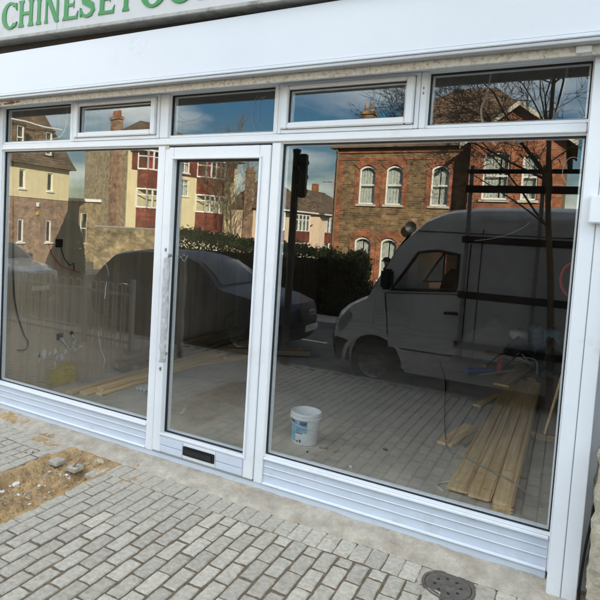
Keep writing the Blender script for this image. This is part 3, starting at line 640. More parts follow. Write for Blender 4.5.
# ------------------------------------------------------------------ things inside the shop
# bucket
bx, by = -1.95, 1.06; t = thing('plastic_tub', 'white plastic tub with blue label standing on the shop floor', 'tub', (bx, by, FZ))
MB().lathe([(0, .002), (.112, .002), (.116, .008), (.131, .262), (.137, .264), (.138, .285), (.133, .288), (.127, .286), (.125, .25), (.11, .03), (0, .028)], (bx, by, FZ), 40).build('body', 'white_plastic', t, smooth=True)
MB().lathe([(.1365, .236), (.1415, .236), (.1415, .26), (.1365, .26)], (bx, by, FZ), 40).build('rim_band', 'white_plastic', t, smooth=True)
MB().lathe([(0, .15), (.12, .15)], (bx, by, FZ), 30).build('contents', 'cable_grey', t)
def lab(name, a0, a1, h0, h1, mat, n=12, e=.0012):
    b = MB(); v = []
    for i in range(n+1):
        a = R(a0+(a1-a0)*i/n)
        for h in (h0, h1):
            r = .116+(.131-.116)*(h-.008)/.254+e; v.append((bx+r*math.cos(a), by+r*math.sin(a), FZ+h))
    b.add(v, [(2*i, 2*i+2, 2*i+3, 2*i+1) for i in range(n)]); return b.build(name, mat, t)
lab('label', 195, 248, .03, .225, 'label_blue'); lab('label', 249, 300, .12, .225, 'label_blue', e=.0011); lab('label', 198, 246, .198, .222, 'label_navy', e=.002); lab('label', 270, 296, .19, .222, 'label_navy', e=.0022); lab('label', 250, 282, .108, .118, 'label_navy', e=.002); lab('label', 255, 262, .03, .045, 'label_navy', e=.002); lab('label', 268, 276, .03, .055, 'label_navy', e=.002)
MB().tube([(bx+.14*math.cos(a/10), by+.14*math.sin(a/10), FZ+.235-.1*math.sin((a-30)/35*1.2)) for a in range(30, 66, 4)], .003, 6).build('handle', 'cable_white', t)
# planks
def plank(p0, p1, w, th, mat, label, cat='plank', group=None, z=FZ, name='floor_plank', roll=0):
    L = math.hypot(p1[0]-p0[0], p1[1]-p0[1]); b = MB()
    b.prism([(-w/2, 0), (w/2-.012, 0), (w/2-.012, th*.35), (w/2, th*.35), (w/2, th*.65), (w/2-.012, th*.65), (w/2-.012, th), (-w/2, th), (-w/2, th*.65), (-w/2+.01, th*.65), (-w/2+.01, th*.35), (-w/2, th*.35)], 0, L)
    o = b.build(name, mat); o.location = (p0[0], p0[1], z); o.rotation_euler = (0, roll, math.atan2(-(p1[0]-p0[0]), p1[1]-p0[1])); tag(o, label, cat, group); return o
pt = .022
plank((-.585, .80), (-.50, 5.0), .155, pt, 'pine', 'leftmost of the long pine boards lying side by side', z=FZ+pt*1.05)
plank((-.425, .77), (-.36, 4.9), .155, pt, 'pine', 'middle long pine board on the right of the shop floor', z=FZ+pt*1.05)
plank((-.265, .71), (-.235, 4.8), .135, pt, 'pine', 'rightmost long pine board nearest the glass on top of its stack', z=FZ+pt*2.1)
plank((-.262, .715), (-.232, 4.75), .135, pt, 'pine', 'pine board directly under the rightmost long board', z=FZ+pt*1.04)
plank((-.258, .705), (-.228, 4.7), .135, pt, 'pine', 'lowest pine board under the right stack', z=FZ+.001)
plank((-.55, .95), (-.47, 4.8), .15, pt, 'pine', 'hidden lower pine board below the leftmost board', z=FZ+.001)
plank((-.392, .93), (-.33, 4.6), .125, pt, 'pine', 'lower pine board under the middle long board', z=FZ+.001)
plank((-.86, 1.80), (-.72, 2.5), .15, pt, 'pine', 'short pine offcut lying left of the long boards', 'offcut', z=FZ+.001)
plank((-.715, 1.83), (-.60, 2.45), .055, pt, 'old_timber', 'narrow dark offcut strip next to the short offcut', 'offcut', z=FZ+.001)
plank((-.78, 3.3), (-.62, 4.0), .10, pt, 'pine', 'small pine offcut further back by the long boards', 'offcut', z=FZ+.001)
plank((-.62, 4.3), (-.42, 5.9), .2, .03, 'pine', 'wide pine offcut on the far end of the boards', 'offcut', z=FZ+pt*2.2)
for i, (x, dx, w, lab_) in enumerate([(-4.60, .04, .12, 'pine board nearest the left wall base'), (-4.47, .05, .13, 'second pine board from the left wall'), (-4.33, .05, .10, 'third pine board from the left wall'), (-4.40, .09, .09, 'pine board lying on top of the left board group')]):
    plank((x, .72+.09*i), (x+dx, 4.7-.2*i), w, pt, 'pine', lab_, z=FZ+(pt*1.05 if i == 3 else .001))
for i, (x, y0, y1, z, lab_) in enumerate([(-4.80, 1.75, 5.2, 0, 'bottom dark timber joist along the left wall'), (-4.70, 1.9, 5.0, 0, 'dark timber joist beside the wall joist'), (-4.79, 1.65, 4.9, .075, 'middle dark timber joist stacked by the left wall'), (-4.77, 1.8, 4.6, .15, 'top dark timber joist of the stack by the left wall')]):
    b = MB().box(-.045, .045, 0, y1-y0, 0, .07); o = b.build('timber_joist', 'old_timber', bevel=.003); o.location = (x, y0, FZ+.002+z); tag(o, lab_, 'joist')
plank((-4.15, 3.2), (-3.6, 4.6), .1, .05, 'pine', 'pale timber batten angled across the floor behind the door', 'batten'); plank((-4.3, 3.45), (-3.25, 4.15), .09, .07, 'old_timber', 'stubby timber block behind the door glass', 'batten', z=FZ+.052)
plank((-4.35, 2.75), (-4.0, 3.6), .22, .02, 'pine', 'flat pale board behind the door glass', 'board')
# film pack
t = MB(); rn = random.Random(31)
for k in range(3): t.tube([(-4.12+.05*k, 1.28, FZ+.03), (-4.09+.05*k, 1.40, FZ+.035)], .024, 8)
tag(t.build('clear_cups', 'clear_film', smooth=True), 'clear plastic pots lying near the boards behind left pane', 'pots')
# fallen debris near the glass
deb = [(-1.41, .77, 'cable_white', 'crumpled clear wrapper on the floor by the right pane', .03), (-1.28, 1.32, 'label_navy', 'small navy scrap on the floor right of the tub', .035), (-1.83, .85, 'black', 'dark speck of debris in front of the tub', .015), (-2.2, 1.5, 'white_plastic', 'small white scrap on the floor behind the door', .02)]
for x, y, m, lab_, r in deb:
    b = MB(); rock(b, (x, y, FZ+r*.35), r, rn, .5); tag(b.build('scrap', m, fixn=False), lab_, 'scrap')
b = MB().tube([(-1.78, 1.0, FZ+.004), (-1.72, 1.03, FZ+.005), (-1.70, .98, FZ+.004), (-1.63, .99, FZ+.004)], .012, 6); tag(b.build('dried_spill', 'old_timber'), 'brown spill trail beside the tub', 'spill')
# cables on floor
def cable(name, pts, r, mat, lab_, cat='cable', sub=6):
    P_ = [Vector(p) for p in pts]; out = []
    for i in range(len(P_)-1):
        p0 = P_[max(0, i-1)]; p1 = P_[i]; p2 = P_[i+1]; p3 = P_[min(len(P_)-1, i+2)]
        for k in range(sub):
            u = k/sub; out.append(.5*((2*p1)+(p2-p0)*u+(2*p0-5*p1+4*p2-p3)*u*u+(3*p1-p0-3*p2+p3)*u**3))
    out.append(P_[-1]); return tag(MB().tube(out, r, 6).build(name, mat, smooth=True), lab_, cat)
cable('floor_cable', [(-1.6, 5.4, FZ+.01), (-1.3, 4.2, FZ+.01), (-1.1, 3.1, FZ+.01), (-.95, 2.3, FZ+.01), (-.86, 1.85, FZ+.04)], .006, 'black', 'black cable trailing across the floor to the short offcut')
cable('floor_cable', [(-.86, 1.82, FZ+.03), (-.78, 1.62, FZ+.02), (-.62, 1.45, FZ+.055), (-.42, 1.3, FZ+.055), (-.28, 1.15, FZ+.08), (-.15, 1.05, FZ+.06), (-.02, .95, FZ+.01)], .006, 'cable_grey', 'grey cable looping over the long pine boards')
cable('floor_cable', [(-.68, .78, FZ+.008), (-.74, .86, FZ+.008), (-.70, .95, FZ+.008), (-.6, .97, FZ+.05)], .006, 'cable_white', 'white cable curl at the board ends')
# wall electrics
t = thing('socket_box', 'open metal socket box with twisted wires low on the left wall', 'socket box', (-4.9, .82, .6))
MB().box(-4.9, -4.885, .77, .88, .57, .66).build('box', 'galv', t, bevel=.003); MB().box(-4.886, -4.884, .78, .87, .58, .65).build('cavity', 'black', t)
for k in range(4): 
    MB().tube([(-4.885, .83+.015*k, .60), (-4.85, .88+.02*k, .53-.02*k), (-4.86, .95+.01*k, .45+.02*k), (-4.85, 1.0, .47+.03*k), (-4.86, 1.04-.02*k, .55+.02*k), (-4.88, 1.0, .62)], .005, 6).build('wire', 'cable_grey' if k % 2 else 'cable_white', t, smooth=True)
MB().lathe([(0, 0), (.022, 0), (.022, .02), (0, .02)], (-4.9, 1.0, .63), 12, 'x').build('grommet', 'black', t)
t = thing('socket_box', 'dark back box with black and red leads higher on the left wall', 'socket box', (-4.9, .79, 1.65))
MB().box(-4.9, -4.88, .73, .82, 1.62, 1.71).build('box', 'black', t, bevel=.003); MB().tube([(-4.88, .79, 1.63), (-4.84, .81, 1.5), (-4.85, .9, 1.42), (-4.87, .98, 1.44), (-4.885, 1.0, 1.36)], .006, 6).build('lead', 'black', t, smooth=True); MB().tube([(-4.89, .63, 1.66), (-4.87, .66, 1.55), (-4.86, .78, 1.42), (-4.86, .95, 1.36), (-4.87, 1.08, 1.33)], .005, 6).build('lead', 'red', t, smooth=True)
cable('hanging_cable', [(-4.88, .14, 2.9), (-4.88, .17, 2.0), (-4.87, .19, 1.3), (-4.87, .23, 1.0), (-4.87, .33, .72), (-4.87, .39, .62), (-4.86, .35, .55), (-4.86, .25, .56)], .007, 'black', 'black cable hanging down the left wall inside')
b = MB(); n = 26
b.quad((-4.898, .45, .03), (-4.898, 1.45, .03), (-4.898, 1.45, .45), (-4.898, .45, .45)); b.build('paint_patch', 'yellow_paint', wl)
rn = random.Random(41)
for k in range(12):
    y0_ = .55+.62*rn.random(); z0_ = .22+.26*rn.random(); w_, h_ = rn.uniform(.015, .04), rn.uniform(.02, .07); n = 9
    MB().quad(*[(-4.8985, y0_+w_*math.cos(q*6.283/n)*rn.uniform(.5, 1.2), z0_+h_*math.sin(q*6.283/n)*rn.uniform(.5, 1.2)) for q in range(n)]).build('filler_patch', 'cable_white', wl)
cable('hanging_cable', [(-4.36, .35, 3.2), (-4.36, .35, 2.9), (-4.42, .35, 2.76), (-4.55, .35, 2.72), (-4.75, .35, 2.71), (-4.86, .35, 2.62)], .008, 'cable_white', 'white cable looping behind the left top light')
cable('hanging_cable', [(-.10, .5, 3.2), (-.10, .5, 3.0), (-.14, .5, 2.78), (-.22, .5, 2.66), (-.35, .5, 2.6)], .007, 'cable_white', 'long white cable behind the right end top light')
cable('hanging_cable', [(-.52, .45, 3.2), (-.55, .45, 2.95), (-.58, .45, 2.8), (-.53, .45, 2.66), (-.47, .45, 2.58)], .007, 'cable_white', 'short white cable left of the long one behind the right top light')
# right side clutter
t = thing('dust_sheet', 'grey dust sheet heaped against the back of the right side', 'dust sheet', (-1.15, 6.6, FZ)); b = MB(); v = []; f = []
for j in range(15):
    for i in range(15):
        x = -1.65+1.1*i/14; y = 6.1+1.3*j/14; h = max(0, 1-((x+1.05)/.55)**2)*max(0, 1-((y-6.8)/.7)**2)
        v.append((x, y, FZ+.01+.42*h**.7+.04*fbm(x, y, 4, 3)*h))
b.add(v, [(j*15+i, j*15+i+1, j*15+i+16, j*15+i+15) for j in range(14) for i in range(14)]); b.build('cloth', 'wall_plain', t, smooth=True, fixn=False)
t = thing('power_tool', 'blue and red corded power tool on the floor behind the boards', 'power tool', (-1.0, 4.9, FZ))
MB().tube([(-1.12, 4.75, FZ+.07), (-.98, 4.88, FZ+.08), (-.72, 5.05, FZ+.09)], [.05, .045, .03], 12).build('body', 'blue', t, smooth=True); MB().lathe([(0, -.03), (.13, -.03), (.13, .03), (0, .03)], (-.72, 5.1, FZ+.14), 20, 'x').build('blade_guard', 'red', t, smooth=True); MB().tube([(-.95, 4.75, FZ+.05), (-.5, 4.95, FZ+.16)], .012, 8).build('shaft', 'galv', t)
cable('floor_cable', [(-.6, 5.2, FZ+.2), (-.5, 5.5, FZ+.3), (-.35, 5.3, FZ+.2), (-.4, 5.1, FZ+.28), (-.55, 5.4, FZ+.25), (-.3, 5.6, FZ+.22), (-.25, 5.2, FZ+.1)], .01, 'cable_white', 'tangled white lead on the heap at the right')
for i, (x, y, r, h, m, lab_) in enumerate([(-.62, 6.9, .15, .45, 'white_plastic', 'white tub at the back on the right, leftmost of three'), (-.38, 7.3, .13, .5, 'label_blue', 'blue drum at the back right, middle of three containers'), (-.12, 7.0, .13, .52, 'label_blue', 'blue drum nearest the right wall at the back')]):
    t = thing('drum', lab_, 'drum', (x, y, FZ)); MB().lathe([(0, 0), (r*.95, 0), (r, .02), (r, h*.9), (r*.92, h*.95), (r*.5, h), (0, h)], (x, y, FZ), 22).build('body', m, t, smooth=True); MB().lathe([(0, h), (.035, h), (.035, h+.04), (0, h+.04)], (x, y, FZ), 12).build('cap', 'black', t)
for (p0, p1, w_, th_, z_, lab_) in (((-.95, 5.3), (-.15, 6.3), .10, .05, .05, 'dark batten lying across the clutter behind the boards'), ((-.75, 5.6), (.05, 5.9), .14, .03, .11, 'short dark board on top of the clutter at the back right'), ((-.30, 4.95), (-.05, 6.6), .12, .06, .02, 'dark joist beside the right wall behind the boards'), ((-1.0, 5.9), (-.3, 5.5), .05, .05, .15, 'thin dark batten sticking out of the clutter')):
    plank(p0, p1, w_, th_, 'old_timber', lab_, 'batten', z=FZ+z_)
def bag(c, r, h, lab_, mat, sd):
    v = []; nu, nv = 20, 12
    for j in range(nv+1):
        a = j/nv; rr = r*(math.sin(math.pi*min(1, a*.55+.42))**.6)*(1 if a < .8 else 1-2.2*(a-.8))
        for i in range(nu):
            t_ = 6.283*i/nu; q = 1+.22*fbm(math.cos(t_)*2, math.sin(t_)*2+a*2, sd, 1.2); v.append((c[0]+rr*q*math.cos(t_), c[1]+rr*q*math.sin(t_), FZ+h*a*(1+.1*math.sin(3*t_))))
    f = [(j*nu+i, j*nu+(i+1) % nu, (j+1)*nu+(i+1) % nu, (j+1)*nu+i) for j in range(nv) for i in range(nu)]; f.append(tuple(range(nv*nu, nv*nu+nu)))
    tag(MB().add(v, f).build('rubble_bag', mat, smooth=True, fixn=True), lab_, 'bag')
bag((-.55, 6.15), .24, .42, 'black rubble bag slumped behind the tangled lead', 'black', 3); bag((-.13, 5.9), .2, .5, 'black rubble bag against the right wall', 'black', 8); bag((-1.05, 7.6), .26, .5, 'grey sack behind the dust sheet', 'cable_grey', 5)
cable('floor_cable', [(-.9, 5.2, FZ+.1), (-.75, 5.5, FZ+.25), (-.55, 5.25, FZ+.3), (-.65, 5.0, FZ+.16), (-.45, 5.5, FZ+.33), (-.25, 5.3, FZ+.25), (-.2, 5.0, FZ+.1)], .012, 'black', 'thick black lead tangled over the power tool')
t = thing('broom', 'wooden broom pole leaning in the corner behind the right post', 'broom', (-.06, 2.55, FZ)); MB().tube([(-.06, 2.55, FZ+.06), (.19, 2.95, 1.5)], .014, 10).build('pole', 'pine', t, smooth=True); MB().box(-.18, .06, 2.51, 2.59, FZ+.005, FZ+.07).build('head', 'old_timber', t, bevel=.006)
b = MB().tube([(.03, 2.0+.15*math.cos(a*.3142), 1.66+.17*math.sin(a*.3142)) for a in range(20)], .012, 8, closed=True); 
b = MB().tube([(.06+.10*math.cos(a*.3142), 2.0, 1.66+.15*math.sin(a*.3142)) for a in range(20)], .012, 8, closed=True); tag(b.build('hose_coil', 'red', smooth=True), 'red coil of cable hanging inside by the right post', 'cable coil')
tag(MB().tube([(.10, 2.0, 1.83), (.235, 2.0, 1.84)], .006, 6).build('wall_hook', 'galv'), 'metal hook holding the red coil on the right wall', 'hook')

# ================================================================== the street opposite (seen in the glass)
# ------------------------------------------------------------------ vehicles
def shell(name, prof, wfun, xcurve, mat, parent, xs, zs, ysn=6, smooth=True):
    """profile polygon (u,z) extruded over the width, cut into a grid and shaped by wfun(u,z) (half width)."""
    b = MB().prism(prof, -1, 1); me = bpy.data.meshes.new(name); me.from_pydata(b.v, [], b.f)
    bm = bmesh.new(); bm.from_mesh(me); bmesh.ops.triangulate(bm, faces=bm.faces[:])
    for x in xs: bmesh.ops.bisect_plane(bm, geom=bm.verts[:]+bm.edges[:]+bm.faces[:], plane_co=(x, 0, 0), plane_no=(1, 0, 0))
    for z in zs: bmesh.ops.bisect_plane(bm, geom=bm.verts[:]+bm.edges[:]+bm.faces[:], plane_co=(0, 0, z), plane_no=(0, 0, 1))
    for k in range(1, ysn): bmesh.ops.bisect_plane(bm, geom=bm.verts[:]+bm.edges[:]+bm.faces[:], plane_co=(0, -1+2*k/ysn, 0), plane_no=(0, 1, 0))
    for e in (-.93, .93): bmesh.ops.bisect_plane(bm, geom=bm.verts[:]+bm.edges[:]+bm.faces[:], plane_co=(0, e, 0), plane_no=(0, 1, 0))
    for v in bm.verts:
        u, q, z = v.co; w = wfun(u, z); du, dz = xcurve(u, q, z); v.co = (u+du, q*w, z+dz)
    bmesh.ops.recalc_face_normals(bm, faces=bm.faces); bm.to_mesh(me); bm.free()
    me.materials.append(M[mat])
    if smooth:
        me.polygons.foreach_set('use_smooth', [True]*len(me.polygons)); me.set_sharp_from_angle(angle=R(32))
    o = bpy.data.objects.new(name, me); C.objects.link(o); o.parent = parent; return o
def side_panel(name, poly, wfun, mat, parent, side, e=.006, th=.02, xc=None):
    """thin panel lying on the flank: polygon in (u,z)."""
    b = MB().prism(poly, 0, 1); me = bpy.data.meshes.new(name); me.from_pydata(b.v, [], b.f); bm = bmesh.new(); bm.from_mesh(me); bmesh.ops.triangulate(bm, faces=bm.faces[:])
    us = [p[0] for p in poly]; zs = [p[1] for p in poly]
    for k in range(1, 8): bmesh.ops.bisect_plane(bm, geom=bm.verts[:]+bm.edges[:]+bm.faces[:], plane_co=(min(us)+(max(us)-min(us))*k/8, 0, 0), plane_no=(1, 0, 0))
    for k in range(1, 8): bmesh.ops.bisect_plane(bm, geom=bm.verts[:]+bm.edges[:]+bm.faces[:], plane_co=(0, 0, min(zs)+(max(zs)-min(zs))*k/8), plane_no=(0, 0, 1))
    for v in bm.verts:
        u0, z0 = v.co.x, v.co.z; v.co.y = side*(wfun(u0, z0)+e-(1-v.co.y)*th)
        if xc: d_ = xc(u0, 1, z0); v.co.x += d_[0]-.012; v.co.z += d_[1]
    bmesh.ops.recalc_face_normals(bm, faces=bm.faces); bm.to_mesh(me); bm.free(); me.materials.append(M[mat])
    me.polygons.foreach_set('use_smooth', [True]*len(me.polygons)); me.set_sharp_from_angle(angle=R(30))
    o = bpy.data.objects.new(name, me); C.objects.link(o); o.parent = parent; return o
def arch(cx, r, z0, n=12): return [(cx+r*math.cos(math.pi*k/n), z0+r*math.sin(math.pi*k/n)) for k in range(n+1)]
def wheel(parent, u, w, side, r, rimr, wid=.22):
    y = side*(w-wid/2-.01)
    t = MB().lathe([(rimr, -wid/2), (r-.03, -wid/2), (r, -wid/2+.03), (r, wid/2-.03), (r-.03, wid/2), (rimr, wid/2), (rimr, -wid/2)], (u, y, r), 32, 'y').build('wheel', 'tyre', parent, smooth=True)
    s = side
    rb = MB().lathe([(rimr, s*wid*.30), (rimr*.97, s*wid*.5), (rimr*.9, s*wid*.42), (rimr*.3, s*wid*.28), (rimr*.22, s*wid*.34), (0, s*wid*.34)], (u, y, r), 32, 'y').build('rim', 'alloy', t, smooth=True)
    for k in range(10):
        a = k*math.pi/5; MB().tube([(u+rimr*.45*math.cos(a), y+s*wid*.345, r+rimr*.45*math.sin(a)), (u+rimr*.8*math.cos(a), y+s*wid*.405, r+rimr*.8*math.sin(a))], rimr*.11, 6).build('slot', 'black', t)
# ---- van (u from nose to tail)
VX, VY, VZ = -3.30, -5.14, -.2
van = thing('panel_van', 'silver high roof panel van with dark glass rack parked nose left', 'van', (VX, VY, VZ), 0, None, False)
prof = [(.26, .28), (.19, .40), (.17, .60), (.21, .80), (.28, .98), (.42, 1.09), (.60, 1.19), (.80, 1.27), (.98, 1.62), (1.18, 1.98), (1.34, 2.22), (1.56, 2.43), (1.85, 2.56), (2.3, 2.61), (3.0, 2.63), (5.7, 2.63), (5.88, 2.50), (5.93, 1.9), (5.95, .9), (5.93, .36), (5.4, .30)]
prof += [p for p in arch(4.66, .43, .33)]+[(4.2, .28)] + [(1.46, .28)] + [p for p in arch(1.0, .43, .33)] + [(.5, .28)]
def vw(u, z):
    w = .985
    if z > 1.15: w -= .115*((z-1.15)/1.45)**1.3
    if z > 2.35: w -= .9*((z-2.35))**2.2*1.6
    if z < .5: w -= .04*(.5-z)/.25
    if u < .9: w -= .14*((.9-u)/.9)**1.8
    return w
def vcx(u, q, z):
    k = max(max(0, 1-u/.85), .5*max(0, 1-u/2.0)*min(1, max(0, (z-1.1)/.3))); return (.24*q*q*k+.05*q**6*k, -.07*abs(q)**5*(1 if z > 2.2 else .5 if .9 < z < 1.3 and u < .9 else 0))
shell('body', prof, vw, vcx, 'van_silver', van, [.2, .4, .6, .8, 1.2, 1.4, 1.6, 2, 2.5, 3.2, 4, 4.8, 5.5], [.45, .6, .8, 1, 1.15, 1.3, 1.5, 1.75, 2, 2.2, 2.35, 2.42, 2.5, 2.56])
VWIN = [(1.20, 1.41), (2.05, 1.48), (2.05, 1.95), (1.78, 1.99), (1.53, 1.95)]
vb = van.children[0]
cut = MB().prism(VWIN, -1.5, 1.5).build('window_cutter', 'black')
md = vb.modifiers.new('cut', 'BOOLEAN'); md.operation = 'DIFFERENCE'; md.object = cut; md.solver = 'EXACT'
bpy.context.view_layer.update(); cut.matrix_world = vb.matrix_world.copy(); bpy.context.view_layer.update()
me_ = bpy.data.meshes.new_from_object(vb.evaluated_get(bpy.context.evaluated_depsgraph_get())); vb.modifiers.clear(); vb.data = me_
bpy.data.objects.remove(cut)
for sy_ in (-.42, .42): MB().tube([(1.92, sy_, 1.40), (1.95, sy_, 1.62), (1.97, sy_, 1.72)], [.2, .16, .1], 10).build('seat', 'black', van, smooth=True)
MB().box(.5, 5.5, -.70, .70, .34, .98).build('underbody', 'black', van)
for s in (1, -1):
    for u in (1.0, 4.66): wheel(van, u, .965, s, .34, .215)
    dp = side_panel('door', [(1.22, .62), (2.17, .62), (2.17, 1.43), (1.13, 1.35), (1.17, 1.05)], vw, 'van_silver', van, s, .010, .016)
    side_panel('door_gap', [(1.205, .60), (2.185, .60), (2.185, 1.44), (1.11, 1.36), (1.155, 1.05)], vw, 'black', van, s, .004, .012)
    side_panel('window', VWIN, vw, 'far_glass', van, s, -.012, .004)
    n_ = len(VWIN); ring = []
    for k in range(n_):
        a_, c_ = VWIN[k], VWIN[(k+1) % n_]
        for q in range(4): u_ = a_[0]+(c_[0]-a_[0])*q/4; z_ = a_[1]+(c_[1]-a_[1])*q/4; ring.append((u_, s*(vw(u_, z_)+.004), z_))
    MB().tube(ring, .022, 6, closed=True).build('window_trim', 'van_plastic', van)
    MB().tube([(2.185, s*(vw(2.185, z/10)+.002), z/10) for z in range(14, 22)], .008, 6).build('door_seam', 'black', van)
    MB().tube([(1.93, s*1.012, 1.17), (2.0, s*1.025, 1.18), (2.10, s*1.012, 1.18)], .02, 8).build('handle', 'black_plastic', dp)
    mr = MB().box(1.10, 1.24, s*1.02 if s > 0 else -1.22, 1.22 if s > 0 else -1.02, 1.42, 1.70).build('mirror', 'van_plastic', van, bevel=.03)
    side_panel('rubbing_strip', [(2.2, .74), (4.15, .74), (4.15, .79), (2.2, .79)], vw, 'van_silver', van, s, .020, .03)
    MB().tube([(u_/10, s*(vw(u_/10, 2.24)+.001), 2.24) for u_ in range(15, 59)], .006, 5).build('roof_seam', 'van_plastic', van); MB().tube([(u_/10, s*(vw(u_/10, 1.08)+.002), 1.08) for u_ in range(23, 59)], .007, 5).build('waist_crease', 'van_silver', van)
    MB().tube([(2.32, s*(vw(2.32, z_/10)+.002), z_/10) for z_ in range(5, 24)], .006, 5).build('door_seam', 'black', van)
    ap = [(1.0+.47*math.cos(math.pi*k/14), .33+.47*math.sin(math.pi*k/14)) for k in range(15)]; ai = [(1.0+.415*math.cos(math.pi*k/14), .33+.415*math.sin(math.pi*k/14)) for k in range(14, -1, -1)]
    side_panel('arch_lip', ap+ai, vw, 'van_silver', van, s, .014, .04)
    side_panel('headlight', [(.22, .80), (.31, .97), (.50, 1.08), (.58, 1.02), (.46, .84), (.30, .72)], vw, 'lamp_glass', van, s, .012, .05, vcx)
    side_panel('bumper', [(.24, .30), (.56, .30), (.55, .50), (.57, .60), (.18, .64)], vw, 'van_plastic', van, s, .012, .05, vcx)
    pr_ = [(2.42, .95), (2.42, 2.0), (2.52, 2.1), (3.55, 2.1), (3.65, 2.0), (3.65, .95), (3.55, .86), (2.52, .86)]; side_panel('panel_press', pr_, vw, 'van_silver', van, s, .012, .014)
    pr_ = [(3.95, 1.2), (3.95, 2.0), (4.05, 2.1), (5.4, 2.1), (5.5, 2.0), (5.5, 1.2), (5.4, 1.1), (4.05, 1.1)]; side_panel('panel_press', pr_, vw, 'van_silver', van, s, .012, .014)
b = MB(); b.add([(.90, -.83, 1.325), (.90, .83, 1.325), (1.50, .74, 2.19), (1.50, -.74, 2.19), (.86+.02, 0, 1.325), (1.44, 0, 2.19)], [(0, 4, 5, 3), (4, 1, 2, 5)]); 
ws = MB(); 
NN = 8; v = []
for i in range(NN+1):
    q = -.9+1.8*i/NN
    for (u, z) in ((.84, 1.33), (.98, 1.62), (1.18, 1.98), (1.31, 2.165)):
        v.append((u+vcx(u, q, z)[0]-.012, q*vw(u, z), z+.012))
ws.add(v, [(4*i+k, 4*i+k+1, 4*(i+1)+k+1, 4*(i+1)+k) for i in range(NN) for k in range(3)]); ws.build('windscreen', 'car_glass', van, smooth=True)
b = MB()
for k in range(4):
    z = .68+.075*k; b.tube([(.17+.025*k+vcx(.2, q/6, z)[0]-.01, q/6*.86, z) for q in range(-4, 5)], .016, 6)
b.build('grille', 'van_plastic', van)
MB().lathe([(0, -.012), (.085, -.012), (.085, .01), (.07, .012), (.07, .0), (0, 0)], (.205, 0, .82), 24, 'x').build('badge', 'chrome', van)
v = []; b = MB()
for i in range(13):
    q = -1+2*i/12
    for (u_, z_) in ((.24, .29), (.175, .40), (.155, .60)): d_ = vcx(u_, q, z_); v.append((u_+d_[0]-.014, q*vw(u_, z_)*1.005, z_))
b.add(v, [(3*i+k, 3*i+k+1, 3*i+k+4, 3*i+k+3) for i in range(12) for k in range(2)]); b.build('bumper', 'van_plastic', van, smooth=True)
MB().box(.132, .14, -.26, .26, .42, .53).build('number_plate', 'plate_white', van)
# glass rack on the flank facing the shop (local +y)
rk = MB().box(2.10, 5.8, 1.045, 1.06, .78, .782).build('rack', 'steel_thin', van)
for u in (2.13, 2.95, 3.8, 4.7, 5.7):
    MB().box(u, u+.045, 1.05, 1.09, .62, 3.10).build('upright', 'steel_thin', rk)
    for z in (.9, 2.3): MB().tube([(u+.02, .80, z), (u+.02, 1.06, z)], .014, 6).build('bracket', 'steel_thin', rk)
for z in (.80, 1.45, 2.16, 2.80, 3.02): MB().box(2.10, 5.78, 1.091, 1.15, z-(.045 if z < 3 else .025), z+(.045 if z < 3 else .025)).build('bar', 'rack_dark', rk, bevel=.006)
MB().box(2.10, 5.78, 1.091, 1.30, .60, .64).build('ledge', 'steel_thin', rk)
b = MB()
for k in range(9):
    x = 2.98+.055*k; z = 2.18+.10*(.5-k/9)+.02; pts = [(x, 0, z), (x+.02, 0, z+.05*(1 if k % 3 else .6)), (x+.035, 0, z+.01), (x+.045, 0, z+.04)]
    b.tube([(p[0], vw(p[0], p[2])+.016, p[2]+.12) for p in pts], .005, 4)
b.build('lettering', 'white_paint', van)
